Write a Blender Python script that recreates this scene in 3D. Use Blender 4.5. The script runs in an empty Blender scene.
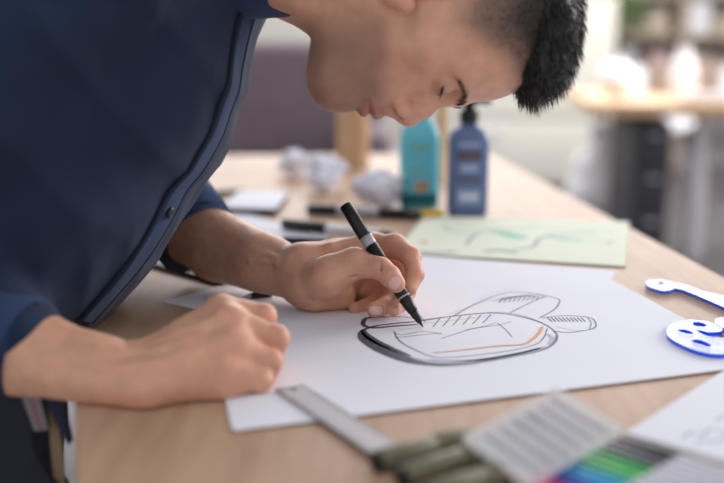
import bpy, bmesh, math, random
import numpy as np
from mathutils import Vector, Matrix
from mathutils.bvhtree import BVHTree
random.seed(7); RNG = np.random.RandomState(11)
SC = bpy.context.scene; COL = SC.collection
PI = math.pi

# ------------------------------------------------------------------ camera
F = 1005.0; CAMZ = 1.027; TZ = 0.75; PITCH = math.atan(201.5/1005.0)
C0 = np.array([0, 0, CAMZ]); RT = np.array([1.0, 0, 0])
FW = np.array([0, math.cos(PITCH), -math.sin(PITCH)]); UP = np.array([0, math.sin(PITCH), math.cos(PITCH)])
cd = bpy.data.cameras.new('camera'); cam = bpy.data.objects.new('camera', cd); COL.objects.link(cam)
cam.location = C0; cam.rotation_euler = (PI/2 - PITCH, 0, 0)
cd.sensor_width = 36; cd.lens = F/724*36; cd.clip_start = .02
cd.dof.use_dof = True; cd.dof.focus_distance = .985; cd.dof.aperture_fstop = 2.1
SC.camera = cam

def P(u, v, d):
    return C0 + d*(FW + (u-362)/F*RT - (v-241.5)/F*UP)
def T(u, v, z=TZ):
    r = FW + (u-362)/F*RT - (v-241.5)/F*UP
    return C0 + r*((z-CAMZ)/r[2])
def proj(X):
    X = np.asarray(X) - C0; d = X@FW
    return 362+F*(X@RT)/d, 241.5-F*(X@UP)/d, d

# ------------------------------------------------------------------ helpers
def tag(o, label=None, cat=None, group=None, kind=None):
    if label: o['label'] = label
    if cat: o['category'] = cat
    if group: o['group'] = group
    if kind: o['kind'] = kind
    return o
def empty(name, loc, rz=0):
    o = bpy.data.objects.new(name, None); COL.objects.link(o); o.location = Vector(loc); o.rotation_euler = (0, 0, rz)
    o.empty_display_size = .05
    bpy.context.view_layer.update() if False else None
    return o
def link(name, me, m, parent=None, smooth=False):
    o = bpy.data.objects.new(name, me); COL.objects.link(o)
    if m is not None:
        for mm in (m if isinstance(m, (list, tuple)) else [m]): me.materials.append(mm)
    if smooth: me.polygons.foreach_set('use_smooth', [True]*len(me.polygons))
    if parent is not None:
        o.parent = parent
    return o
def link_w(name, me, m, parent, smooth=False):
    """mesh is in world coordinates, parent may be moved"""
    o = link(name, me, m, parent, smooth)
    p = parent; M = Matrix.Identity(4)
    while p is not None:
        M = (Matrix.Translation(p.location) @ p.rotation_euler.to_matrix().to_4x4()) @ M if False else (Matrix.Translation(p.location) @ p.rotation_euler.to_matrix().to_4x4() @ M)
        p = p.parent
    me.transform(M.inverted())
    return o
def mesh(verts, faces, name='m'):
    me = bpy.data.meshes.new(name)
    me.from_pydata([tuple(map(float, v)) for v in verts], [], [tuple(map(int, f)) for f in faces]); me.update()
    return me
def fast_mesh(V, Q, name='m'):
    me = bpy.data.meshes.new(name); n = len(Q); k = Q.shape[1]
    me.vertices.add(len(V)); me.vertices.foreach_set('co', V.astype(np.float32).ravel())
    me.loops.add(n*k); me.loops.foreach_set('vertex_index', Q.astype(np.int32).ravel())
    me.polygons.add(n); me.polygons.foreach_set('loop_start', (np.arange(n)*k).astype(np.int32))
    me.polygons.foreach_set('loop_total', np.full(n, k, np.int32))
    me.polygons.foreach_set('use_smooth', np.ones(n, bool))
    me.update(calc_edges=True); me.validate()
    return me
class MB:
    def __init__(s): s.v = []; s.f = []
    def add(s, V, Fc):
        b = len(s.v); s.v += [tuple(map(float, p)) for p in V]; s.f += [tuple(i+b for i in f) for f in Fc]; return s
    def box(s, x0, x1, y0, y1, z0, z1, M=None):
        V = [(x, y, z) for z in (z0, z1) for y in (y0, y1) for x in (x0, x1)]
        if M is not None: V = [tuple(M @ Vector(p)) for p in V]
        return s.add(V, [(0, 2, 3, 1), (4, 5, 7, 6), (0, 1, 5, 4), (2, 6, 7, 3), (0, 4, 6, 2), (1, 3, 7, 5)])
    def prism(s, pts, z0, z1):
        n = len(pts); V = [(p[0], p[1], z0) for p in pts]+[(p[0], p[1], z1) for p in pts]
        return s.add(V, [tuple(range(n))[::-1], tuple(range(n, 2*n))]+[(i, (i+1) % n, n+(i+1) % n, n+i) for i in range(n)])
    def tube(s, pts, rs, n=16, cap=True):
        pts = [np.array(p, float) for p in pts]
        if not hasattr(rs, '__len__'): rs = [rs]*len(pts)
        V = []; Fc = []
        t0 = pts[1]-pts[0]; up = np.array([0, 0, 1.0])
        if abs(t0[2]) > .9*np.linalg.norm(t0): up = np.array([1.0, 0, 0])
        for i, p in enumerate(pts):
            t = pts[min(i+1, len(pts)-1)]-pts[max(i-1, 0)]; t /= np.linalg.norm(t)+1e-12
            a = np.cross(t, up); a /= np.linalg.norm(a); b = np.cross(a, t)
            for k in range(n):
                q = 2*PI*k/n; V.append(p+rs[i]*(math.cos(q)*a+math.sin(q)*b))
        for i in range(len(pts)-1):
            for k in range(n):
                Fc.append((i*n+k, i*n+(k+1) % n, (i+1)*n+(k+1) % n, (i+1)*n+k))
        if cap:
            Fc.append(tuple(range(n))); Fc.append(tuple((len(pts)-1)*n+k for k in range(n))[::-1])
        return s.add(V, Fc)
    def lathe(s, prof, n=40, ay=1.0, loc=(0, 0, 0), sq=2.0):
        V = []; Fc = []
        for r, z in prof:
            for k in range(n):
                q = 2*PI*k/n; c, d = math.cos(q), math.sin(q)
                e = (abs(c)**sq+abs(d)**sq)**(-1/sq)
                V.append((loc[0]+r*c*e, loc[1]+r*ay*d*e, loc[2]+z))
        for i in range(len(prof)-1):
            for k in range(n):
                Fc.append((i*n+k, i*n+(k+1) % n, (i+1)*n+(k+1) % n, (i+1)*n+k))
        Fc.append(tuple(range(n))[::-1]); Fc.append(tuple((len(prof)-1)*n+k for k in range(n)))
        return s.add(V, Fc)
    def build(s, name, m, parent=None, smooth=False, bevel=0, world=False):
        me = mesh(s.v, s.f, name)
        if bevel:
            b = bmesh.new(); b.from_mesh(me)
            bmesh.ops.recalc_face_normals(b, faces=b.faces)
            es = [e for e in b.edges if len(e.link_faces) == 2 and e.calc_face_angle(0) > .6]
            bmesh.ops.bevel(b, geom=es, offset=bevel, segments=3, affect='EDGES', profile=.6, clamp_overlap=True)
            b.to_mesh(me); b.free()
        else:
            b = bmesh.new(); b.from_mesh(me); bmesh.ops.recalc_face_normals(b, faces=b.faces); b.to_mesh(me); b.free()
        o = link_w(name, me, m, parent) if (world and parent is not None) else link(name, me, m, parent)
        if smooth:
            for p in me.polygons: p.use_smooth = len(p.vertices) <= 4
            try: me.set_sharp_from_angle(angle=math.radians(50))
            except Exception: pass
        return o

# ------------------------------------------------------------------ materials
def lin(c):
    return tuple((x/255/12.92 if x/255 <= .04045 else ((x/255+.055)/1.055)**2.4) for x in c)
def mat(name, rgb, rough=.5, metal=0, noise=None, bump=None, trans=0, alpha=1, coat=0, sheen=0, spec=.5, sss=0, ior=1.45):
    """rgb in sRGB 0..255; noise=(scale, rgb2, detail, (sx,sy,sz)); bump=(scale, strength, dist)"""
    m = bpy.data.materials.new(name); m.use_nodes = True; nt = m.node_tree; b = nt.nodes['Principled BSDF']
    b.inputs['Base Color'].default_value = (*lin(rgb), 1); b.inputs['Roughness'].default_value = rough
    b.inputs['Metallic'].default_value = metal; b.inputs['Transmission Weight'].default_value = trans
    b.inputs['Alpha'].default_value = alpha; b.inputs['Coat Weight'].default_value = coat
    b.inputs['Sheen Weight'].default_value = sheen; b.inputs['Specular IOR Level'].default_value = spec; b.inputs['IOR'].default_value = ior
    if sss:
        b.inputs['Subsurface Weight'].default_value = sss; b.inputs['Subsurface Radius'].default_value = (.006, .0025, .0015)
        b.inputs['Subsurface Scale'].default_value = 1.0
    tc = nt.nodes.new('ShaderNodeTexCoord')
    if noise:
        mp = nt.nodes.new('ShaderNodeMapping'); n = nt.nodes.new('ShaderNodeTexNoise'); r = nt.nodes.new('ShaderNodeMix'); r.data_type = 'RGBA'
        nt.links.new(tc.outputs['Object'], mp.inputs[0]); nt.links.new(mp.outputs[0], n.inputs['Vector'])
        mp.inputs['Scale'].default_value = noise[3] if len(noise) > 3 else (1, 1, 1)
        if len(noise) > 4: mp.inputs['Rotation'].default_value = noise[4]
        n.inputs['Scale'].default_value = noise[0]; n.inputs['Detail'].default_value = noise[2] if len(noise) > 2 else 4
        cr = nt.nodes.new('ShaderNodeMapRange'); cr.inputs[1].default_value = .35; cr.inputs[2].default_value = .65
        nt.links.new(n.outputs['Fac'], cr.inputs[0]); nt.links.new(cr.outputs[0], r.inputs['Factor'])
        r.inputs['A'].default_value = (*lin(rgb), 1); r.inputs['B'].default_value = (*lin(noise[1]), 1)
        nt.links.new(r.outputs['Result'], b.inputs['Base Color'])
    if bump:
        n2 = nt.nodes.new('ShaderNodeTexNoise'); n2.inputs['Scale'].default_value = bump[0]; n2.inputs['Detail'].default_value = 5
        bp = nt.nodes.new('ShaderNodeBump'); bp.inputs['Strength'].default_value = bump[1]; bp.inputs['Distance'].default_value = bump[2]
        nt.links.new(tc.outputs['Object'], n2.inputs['Vector']); nt.links.new(n2.outputs['Fac'], bp.inputs['Height']); nt.links.new(bp.outputs[0], b.inputs['Normal'])
    return m
def attr_mat(name, rough, bump, sss=0, rough_attr=False):
    m = mat(name, (200, 150, 125), rough, bump=bump, sss=sss); nt = m.node_tree; b = nt.nodes['Principled BSDF']
    a = nt.nodes.new('ShaderNodeAttribute'); a.attribute_name = 'tint'
    tc = nt.nodes.new('ShaderNodeTexCoord'); n = nt.nodes.new('ShaderNodeTexNoise'); n.inputs['Scale'].default_value = 60; n.inputs['Detail'].default_value = 6
    nt.links.new(tc.outputs['Object'], n.inputs['Vector'])
    mr = nt.nodes.new('ShaderNodeMapRange'); mr.inputs[1].default_value = .3; mr.inputs[2].default_value = .7; mr.inputs[3].default_value = .9; mr.inputs[4].default_value = 1.08
    nt.links.new(n.outputs['Fac'], mr.inputs[0])
    vm = nt.nodes.new('ShaderNodeVectorMath'); vm.operation = 'SCALE'
    nt.links.new(a.outputs['Color'], vm.inputs[0]); nt.links.new(mr.outputs[0], vm.inputs['Scale']); nt.links.new(vm.outputs[0], b.inputs['Base Color'])
    if rough_attr: nt.links.new(a.outputs['Alpha'], b.inputs['Roughness'])
    return m

M = {}
M['skin'] = attr_mat('skin', .5, (420, .25, .0006), .12, True)
M['hair'] = mat('black hair', (28, 25, 27), .42, spec=.5)
M['short_hair'] = mat('short brown hair', (62, 50, 46), .6)
M['shirt'] = mat('navy cotton', (37, 50, 76), .85, noise=(9, (31, 43, 66), 5), bump=(900, .3, .0006), sheen=.08, spec=.2)
M['shirt_lit'] = mat('lit navy stitched cotton', (48, 65, 97), .85, bump=(700, .3, .0006), sheen=.08, spec=.2)  # lighter copy of the shirt cloth, lit edges painted into the colour
M['shirt_seam'] = mat('dark seam', (20, 28, 48), .9)
M['button'] = mat('dark button', (44, 48, 62), .3)
M['trousers'] = mat('charcoal work cloth', (34, 36, 46), .9, noise=(20, (27, 29, 38)), bump=(600, .3, .0006))
M['tan_web'] = mat('tan leather', (126, 104, 78), .7)
M['grey_cloth'] = mat('grey label cloth', (112, 106, 108), .9)
M['shoe'] = mat('brown shoe leather', (70, 50, 38), .5)
M['paper'] = mat('white paper', (232, 232, 240), .75, noise=(6, (228, 229, 238), 3), spec=.3)
M['paper2'] = mat('crumpled white paper', (230, 230, 240), .8, bump=(90, .5, .002), spec=.3)
M['green_paper'] = mat('pale green paper', (226, 230, 212), .8, spec=.3)
M['ink'] = mat('grey ink', (112, 114, 130), .7)
M['ink_dark'] = mat('dark ink', (62, 62, 72), .6, noise=(200, (92, 94, 110), 3))
M['ink_light'] = mat('pale ink wash', (184, 188, 206), .8)
M['ink_faint'] = mat('faint pencil', (150, 153, 168), .8)
M['orange'] = mat('orange ink', (224, 158, 104), .7)
M['teal_ink'] = mat('teal ink', (130, 196, 176), .8)
M['black_plastic'] = mat('black plastic', (24, 24, 27), .35)
M['black_cap'] = mat('matt black cap', (20, 20, 22), .42)
M['silver'] = mat('silver print', (168, 170, 174), .4, metal=.2)
M['white_plastic'] = mat('white plastic', (226, 226, 230), .35)
M['grey_barrel'] = mat('pale grey barrel', (172, 174, 184), .4)
M['lilac_barrel'] = mat('lilac grey barrel', (196, 194, 206), .4)
M['steel'] = mat('brushed steel', (164, 160, 164), .5, metal=.6, noise=(40, (160, 156, 160), 3, (1, 30, 1)))
M['dark_print'] = mat('engraved black', (48, 44, 48), .6)
M['olive'] = mat('olive plastic', (124, 118, 94), .5, noise=(60, (100, 94, 74), 3))
M['yellow'] = mat('yellow cap', (222, 180, 40), .4)
M['teal_plastic'] = mat('teal plastic', (96, 190, 208), .28, noise=(14, (118, 204, 218), 3))
M['teal_dark'] = mat('dark teal', (10, 104, 116), .3)
M['green_print'] = mat('green print', (120, 176, 140), .5)
M['blue_plastic'] = mat('slate blue plastic', (92, 110, 152), .3)
M['blue_light'] = mat('pale blue print', (150, 164, 200), .5)
M['brown_print'] = mat('brown print', (92, 76, 86), .5)
M['card'] = mat('cardboard', (204, 172, 140), .85, noise=(30, (182, 146, 112), 4, (1, 1, .2)))
M['palewood'] = mat('pale wood', (214, 180, 130), .6, noise=(20, (200, 164, 116), 4, (6, 6, .6)))
M['case'] = mat('clear plastic', (250, 250, 255), .3, alpha=.10, spec=.5)
M['case_rib'] = mat('frosted ribs', (255, 255, 255), .35, alpha=.6)
M['pink_grey'] = mat('pink grey lead', (158, 150, 166), .5)
# blue french curve: pale tinted face, saturated sides
M['curve_face'] = mat('clear blue acrylic', (96, 140, 250), .14, alpha=.5, coat=.15, spec=.5)
M['curve_edge'] = mat('saturated blue acrylic edge', (46, 96, 246), .2, spec=.6, sss=0)

def wood(name, c1, c2, scale, rot=0, rough=.5):
    m = mat(name, c1, rough); nt = m.node_tree; b = nt.nodes['Principled BSDF']
    tc = nt.nodes.new('ShaderNodeTexCoord'); mp = nt.nodes.new('ShaderNodeMapping'); nt.links.new(tc.outputs['Object'], mp.inputs[0])
    mp.inputs['Rotation'].default_value = (0, 0, rot); mp.inputs['Scale'].default_value = (14, 1.2, 8)
    n = nt.nodes.new('ShaderNodeTexNoise'); n.inputs['Scale'].default_value = scale; n.inputs['Detail'].default_value = 8; n.inputs['Roughness'].default_value = .65
    nt.links.new(mp.outputs[0], n.inputs['Vector'])
    n2 = nt.nodes.new('ShaderNodeTexNoise'); n2.inputs['Scale'].default_value = 5; n2.inputs['Detail'].default_value = 3
    nt.links.new(tc.outputs['Object'], n2.inputs['Vector'])
    mx = nt.nodes.new('ShaderNodeMath'); mx.operation = 'MULTIPLY_ADD'; mx.inputs[1].default_value = .75
    nt.links.new(n.outputs['Fac'], mx.inputs[0])
    m2 = nt.nodes.new('ShaderNodeMath'); m2.operation = 'MULTIPLY'; m2.inputs[1].default_value = .25
    nt.links.new(n2.outputs['Fac'], m2.inputs[0]); nt.links.new(m2.outputs[0], mx.inputs[2])
    r = nt.nodes.new('ShaderNodeValToRGB'); r.color_ramp.elements[0].position = .38; r.color_ramp.elements[1].position = .62
    r.color_ramp.elements[0].color = (*lin(c2), 1); r.color_ramp.elements[1].color = (*lin(c1), 1)
    nt.links.new(mx.outputs[0], r.inputs[0]); nt.links.new(r.outputs[0], b.inputs['Base Color'])
    bp = nt.nodes.new('ShaderNodeBump'); bp.inputs['Strength'].default_value = .12; bp.inputs['Distance'].default_value = .001
    nt.links.new(n.outputs['Fac'], bp.inputs['Height']); nt.links.new(bp.outputs[0], b.inputs['Normal'])
    return m
M['table'] = wood('pale oak table', (190, 155, 129), (167, 131, 105), 3.0, .2, .5)
M['table_far'] = wood('honey oak', (214, 178, 140), (196, 158, 118), 3.0, 0, .5)

# ------------------------------------------------------------------ sdf sculpting
def _n(v): v = np.asarray(v, float); return v/np.linalg.norm(v)
class SDF:
    def __init__(s, res): s.res = res; s.ops = []; s.disp = None; s.post = None
    def cap(s, a, b, ra, rb, k=.008, sub=False):
        a = np.array(a, float); b = np.array(b, float); m = max(ra, rb)
        s.ops.append(('c', a, b, ra, rb, k, sub, np.minimum(a, b)-m, np.maximum(a, b)+m)); return s
    def sph(s, a, r, k=.008, sub=False): return s.cap(a, np.array(a)+1e-6, r, r, k, sub)
    def ell(s, c, rad, axes, k=.01, sub=False):
        c = np.array(c, float); m = max(rad)
        s.ops.append(('e', c, np.array(axes, float), np.array(rad, float), None, k, sub, c-m, c+m)); return s
    def chain(s, pts, k=.008):
        for (a, ra), (b, rb) in zip(pts[:-1], pts[1:]): s.cap(a, b, ra, rb, k)
        return s
    def squash(s, pts, axis, ratio, k=.03):
        """chain of elliptical capsules; extent along axis is radius*ratio"""
        ax = _n(axis)
        for (a, ra), (b, rb) in zip(pts[:-1], pts[1:]):
            a = np.array(a, float); b = np.array(b, float); m = max(ra, rb)*max(1, ratio)
            s.ops.append(('s', a, b, ra, rb, k, False, np.minimum(a, b)-m, np.maximum(a, b)+m, ax, ratio))
        return s
    def build(s, clip=None):
        add = [o for o in s.ops if not o[6]]
        lo = np.min([o[7] for o in add], 0)-4*s.res; hi = np.max([o[8] for o in add], 0)+4*s.res
        if clip is not None: lo = np.maximum(lo, clip[0]); hi = np.minimum(hi, clip[1])
        n = np.ceil((hi-lo)/s.res).astype(int)+1
        G = np.full(n, .05, np.float32); ax = [(lo[i]+np.arange(n[i])*s.res) for i in range(3)]
        for o in s.ops:
            k = o[5]; mg = k+.008
            i0 = np.maximum(np.floor((o[7]-mg-lo)/s.res).astype(int), 0); i1 = np.minimum(np.ceil((o[8]+mg-lo)/s.res).astype(int)+1, n)
            if (i1 <= i0).any(): continue
            X, Y, Z = np.meshgrid(*[ax[i][i0[i]:i1[i]] for i in range(3)], indexing='ij')
            Pp = np.stack([X, Y, Z], -1).astype(np.float32)
            if o[0] in 'cs':
                a, b, ra, rb = o[1], o[2], o[3], o[4]
                if o[0] == 's':
                    A, rt = o[9], o[10]
                    q = Pp-a; q = q-(q@A)[..., None]*A*(1-1/rt); ba = b-a; ba = ba-(ba@A)*A*(1-1/rt)
                else: q = Pp-a; ba = b-a
                h = np.clip((q@ba)/max(ba@ba, 1e-12), 0, 1)
                D = np.linalg.norm(q-h[..., None]*ba, axis=-1)-(ra+(rb-ra)*h)
            else:
                q = (Pp-o[1])@o[2].T; k0 = np.linalg.norm(q/o[3], axis=-1); k1 = np.linalg.norm(q/o[3]**2, axis=-1)+1e-9
                D = k0*(k0-1)/k1
            D = D.astype(np.float32); sl = tuple(slice(i0[i], i1[i]) for i in range(3)); g = G[sl]
            if o[6]:
                h = np.maximum(k-np.abs(-g-D), 0)/k; G[sl] = -(np.minimum(-g, D)-h*h*k*.25)
            else:
                h = np.maximum(k-np.abs(g-D), 0)/k; G[sl] = np.minimum(g, D)-h*h*k*.25
        if s.disp is not None:
            m = np.abs(G) < .03; idx = np.nonzero(m); Pp = np.stack([ax[i][idx[i]] for i in range(3)], -1)
            G[m] += s.disp(Pp).astype(np.float32)
        if s.post is not None:
            idx = np.nonzero(G < .03); Pp = np.stack([ax[i][idx[i]] for i in range(3)], -1); G[idx] = np.maximum(G[idx], s.post(Pp).astype(np.float32))
        G[0] = G[-1] = .05; G[:, 0] = G[:, -1] = .05; G[:, :, 0] = G[:, :, -1] = .05
        return nets(G, lo, s.res)
def nets(G, lo, res):
    S = G < 0; nx, ny, nz = G.shape
    c = np.zeros((nx-1, ny-1, nz-1), np.int8)
    for i in (0, 1):
        for j in (0, 1):
            for k in (0, 1): c += S[i:nx-1+i, j:ny-1+j, k:nz-1+k]
    act = (c > 0) & (c < 8); I = np.argwhere(act); vid = np.full(act.shape, -1, np.int64); vid[act] = np.arange(len(I))
    acc = np.zeros((len(I), 3)); cnt = np.zeros(len(I))
    cor = [(i, j, k) for i in (0, 1) for j in (0, 1) for k in (0, 1)]
    val = {q: G[I[:, 0]+q[0], I[:, 1]+q[1], I[:, 2]+q[2]].astype(float) for q in cor}
    for a in cor:
        for x in range(3):
            if a[x] == 0:
                b = list(a); b[x] = 1; b = tuple(b); va, vb = val[a], val[b]; m = (va < 0) != (vb < 0)
                t = np.where(m, va/np.where(m, va-vb, 1), 0)
                p = np.array(a, float)[None]+t[:, None]*(np.array(b)-np.array(a))[None]
                acc += p*m[:, None]; cnt += m
    V = lo+(I+acc/cnt[:, None])*res
    Q = []
    for x in range(3):
        y, z = (x+1) % 3, (x+2) % 3
        s0 = [slice(None)]*3; s1 = [slice(None)]*3; s0[x] = slice(0, -1); s1[x] = slice(1, None)
        a = S[tuple(s0)]; b = S[tuple(s1)]
        for flip in (0, 1):
            E = np.argwhere(a & ~b if not flip else ~a & b)
            E = E[(E[:, y] > 0) & (E[:, z] > 0) & (E[:, y] < G.shape[y]-1) & (E[:, z] < G.shape[z]-1)]
            def cell(dy, dz):
                e = E.copy(); e[:, y] -= dy; e[:, z] -= dz; return vid[e[:, 0], e[:, 1], e[:, 2]]
            q = np.stack([cell(1, 1), cell(0, 1), cell(0, 0), cell(1, 0)], -1)
            if flip: q = q[:, ::-1]
            Q.append(q)
    Q = np.concatenate(Q); Q = Q[(Q >= 0).all(1)]
    return V, Q
_w = [(RNG.normal(size=3), RNG.rand()*6.28) for _ in range(40)]
def wob(Pp, scale, n=8, off=0):
    r = 0
    for i in range(n):
        d, ph = _w[(i+off) % 40]; r = r+np.sin(Pp@(d*scale)+ph)
    return r/n
def vnormals(V, Q):
    fn = np.cross(V[Q[:, 2]]-V[Q[:, 0]], V[Q[:, 3]]-V[Q[:, 1]]); N = np.zeros_like(V)
    for i in range(4): np.add.at(N, Q[:, i], fn)
    return N/(np.linalg.norm(N, axis=1)[:, None]+1e-12)
def strands(Ps, Ds, Ls, r, bend=None, curl=0.0):
    """tapered hairs: root points, unit directions, lengths"""
    n = len(Ps); V = np.zeros((n, 7, 3)); h = RNG.normal(size=(n, 3)); a = np.cross(Ds, h); a /= np.linalg.norm(a, axis=1)[:, None]; b = np.cross(Ds, a)
    B = bend if bend is not None else np.zeros((n, 3))
    mid = Ps+Ds*Ls[:, None]*.55+B*Ls[:, None]*.12+a*Ls[:, None]*curl; tip = Ps+Ds*Ls[:, None]+B*Ls[:, None]*.45
    for k in range(3):
        q = 2*PI*k/3; o = (math.cos(q)*a+math.sin(q)*b)
        V[:, k] = Ps+o*r; V[:, 3+k] = mid+o*r*.75
    V[:, 6] = tip
    f = np.array([[0, 1, 4], [0, 4, 3], [1, 2, 5], [1, 5, 4], [2, 0, 3], [2, 3, 5], [3, 4, 6], [4, 5, 6], [5, 3, 6]])
    Fc = (f[None]+(np.arange(n)*7)[:, None, None]).reshape(-1, 3)
    return V.reshape(-1, 3), Fc

# ------------------------------------------------------------------ the setting
M['floor'] = mat('dark concrete floor', (112, 106, 110), .45, noise=(3, (92, 86, 92), 5))
M['wall'] = mat('pale plaster', (206, 202, 196), .9, noise=(2, (198, 194, 188), 3))
M['mauve'] = mat('mauve upholstery', (124, 110, 116), .9, noise=(8, (114, 100, 106), 4))
M['cab'] = mat('cream lacquer', (222, 220, 210), .5)
M['cab_line'] = mat('grey shadow gap', (150, 152, 146), .6)
M['dark_frame'] = mat('charcoal metal', (52, 52, 60), .5)
M['leaf'] = mat('green leaf', (78, 104, 58), .5, noise=(30, (58, 84, 44)))
M['leaf2'] = mat('bright leaf', (128, 158, 84), .5)
M['glaze'] = mat('white glaze', (244, 244, 250), .12, coat=.6)
M['beige'] = mat('beige card', (204, 188, 172), .8)
M['pink'] = mat('dusty pink', (206, 176, 176), .8)
M['brownbox'] = mat('grey brown box', (150, 136, 130), .8)
M['chrome'] = mat('chrome', (225, 225, 232), .12, metal=1)
def struct(name, mb, m): return tag(mb.build(name, m), kind='structure')
struct('floor', MB().box(-4, 5.5, -.6, 8.6, -.1, 0), M['floor'])
struct('wall_back', MB().box(-4, 5.5, 8.5, 8.6, 0, 3.0), M['wall'])
struct('wall_left', MB().box(-4.1, -4, -.6, 8.6, 0, 3.0), M['wall'])
struct('wall_right', MB().box(5.5, 5.6, -.6, 8.6, 0, 3.0), M['wall'])
struct('baseboard_back', MB().box(-4, 5.5, 8.47, 8.5, 0, .09), M['glaze'])

def U(u, v, d): return P(u, v, d)
# armchair behind the work table
ac = tag(empty('armchair', (-.42, 4.5, 0)), 'mauve upholstered armchair standing beyond the far end of the table', 'armchair')
MB().box(-1.02, .1, 4.62, 4.86, .32, 1.02).build('backrest', M['mauve'], ac, True, .07, world=True)
MB().box(-.86, -.06, 4.06, 4.66, .30, .48).build('seat', M['mauve'], ac, True, .05, world=True)
MB().box(-1.04, -.88, 4.02, 4.7, .14, .66).build('armrest', M['mauve'], ac, True, .05, world=True)
MB().box(-.04, .12, 4.02, 4.7, .14, .66).build('armrest', M['mauve'], ac, True, .05, world=True)
for x in (-.98, .06):
    for y in (4.08, 4.8): MB().tube([(x, y, 0), (x, y, .34)], .02).build('leg', M['dark_frame'], ac, True, world=True)
# pale side cabinet to the left of the armchair
# tall cream cabinet behind the man's head
def cabinet(x0, x1, y0, y1, h, label):
    t = tag(empty('cabinet', ((x0+x1)/2, y0, 0)), label, 'cabinet')
    MB().box(x0, x1, y0, y1, .06, h).build('body', M['cab'], t, True, .01, world=True)
    MB().box(x0+.03, x1-.03, y0+.03, y1, 0, .06).build('plinth', M['dark_frame'], t, world=True)
    zs = [.08, h*.40, h-.02]
    for a, b in zip(zs[:-1], zs[1:]):
        d = MB().box(x0+.012, x1-.012, y0-.02, y0-.001, a+.012, b-.012).build('door', M['cab'], t, True, .004, world=True)
        MB().tube([(x0+.1, y0-.04, b-.08), (x0+.3, y0-.04, b-.08)], .008).build('handle', M['chrome'], d, True, world=True)
    MB().box(x0+.01, x1-.01, y0-.008, y0-.001, h*.40-.03, h*.40+.03).build('shadow_gap', M['cab_line'], t, world=True)
    return t
cabinet(.62, 1.66, 6.7, 7.2, 1.30, 'tall cream cabinet with two stacked doors standing behind the man\'s head')

# far work table on the right
tx0, tx1, ty0, ty1 = 1.12, 3.2, 4.46, 5.9
ft = tag(empty('work_table', ((tx0+tx1)/2, (ty0+ty1)/2, 0)), 'far honey oak work table with white metal legs', 'table')
MB().box(tx0, tx1, ty0, ty1, .69, .745).build('tabletop', M['table_far'], ft, True, .004, world=True)
for x in (1.64, tx1-.1):
    for y in (ty0+.2, ty1-.2):
        MB().box(x-.03, x+.03, y-.03, y+.03, 0, .69).build('leg', M['white_plastic'], ft, True, .006, world=True)
MB().box(1.65, tx1-.13, ty0+.18, ty0+.22, .62, .69).build('apron', M['white_plastic'], ft, world=True)
ft.rotation_euler[2] = -.10
# dark pedestal drawer unit under it
du = tag(empty('drawer_unit', (1.34, 4.9, 0)), 'charcoal drawer unit standing under the left end of the far oak table', 'drawer unit')
MB().box(1.26, 1.42, 4.62, 5.1, .03, .66).build('body', M['dark_frame'], du, True, .006, world=True)
for k in range(3):
    d = MB().box(1.27, 1.41, 4.60, 4.619, .06+k*.2, .24+k*.2).build('drawer', M['dark_frame'], du, True, .003, world=True)
    MB().tube([(1.31, 4.585, .2+k*.2), (1.37, 4.585, .2+k*.2)], .006).build('handle', M['chrome'], d, True, world=True)
# white shell chairs beyond the far table
def shell_chair(x, y, rz, label):
    t = tag(empty('shell_chair', (x, y, 0), rz), label, 'chair', 'white shell chairs round the far table')
    s = MB()
    V = []; Fc = []; nu, nv = 13, 11
    for i in range(nu):
        a = i/(nu-1)
        for j in range(nv):
            b = (j/(nv-1)-.5)*2
            if a < .5: yy = -.22+.44*(a/.5); zz = .45+.05*b*b+.03*(1-a*2)**2*-.5
            else: yy = .22+.06*((a-.5)/.5); zz = .45+.38*((a-.5)/.5)+.05*b*b*(1-(a-.5)*2)
            w = .23-.05*max(0, a-.6)/.4
            V.append((b*w, yy-.03*b*b*(a > .5), zz+.02))
    n0 = len(V); V += [(x_, y_+.0, z_-.012) if k < nv*6 else (x_, y_+.012, z_) for k, (x_, y_, z_) in enumerate(V)]
    for i in range(nu-1):
        for j in range(nv-1):
            q = (i*nv+j, i*nv+j+1, (i+1)*nv+j+1, (i+1)*nv+j); Fc.append(q); Fc.append(tuple(n0+k for k in q[::-1]))
    for i in range(nu-1):
        for j in (0, nv-1): Fc.append((i*nv+j, (i+1)*nv+j, n0+(i+1)*nv+j, n0+i*nv+j))
    for j in range(nv-1):
        for i in (0, nu-1): Fc.append((i*nv+j, i*nv+j+1, n0+i*nv+j+1, n0+i*nv+j))
    s.add(V, Fc).build('seat_shell', M['glaze'], t, True)
    for sx in (-1, 1):
        for sy in (-1, 1): MB().tube([(sx*.12, sy*.1, .45), (sx*.22, sy*.2, 0)], [.012, .009]).build('leg', M['chrome'], t, True)
    return t
shell_chair(1.95, 6.75, .2, 'white shell chair on the far side of the oak table, left of its pair')
shell_chair(2.56, 6.8, -.1, 'white shell chair on the far side of the oak table, right of its pair')
# white bin bag and carrier on floor by cabinet
bg = SDF(.012)
bg.chain([((1.36, 5.9, .14), .16), ((1.38, 5.9, .3), .13), ((1.40, 5.9, .42), .05), ((1.41, 5.9, .50), .08)], .04)
bg.disp = lambda p: .008*wob(p, 30)
V, Q = bg.build(((0, 0, .004), (9, 9, 9)))
tag(link('plastic_bag', fast_mesh(V, Q), M['glaze'], None, True), 'knotted white plastic bag on the floor behind the charcoal drawer unit', 'bag')

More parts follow.
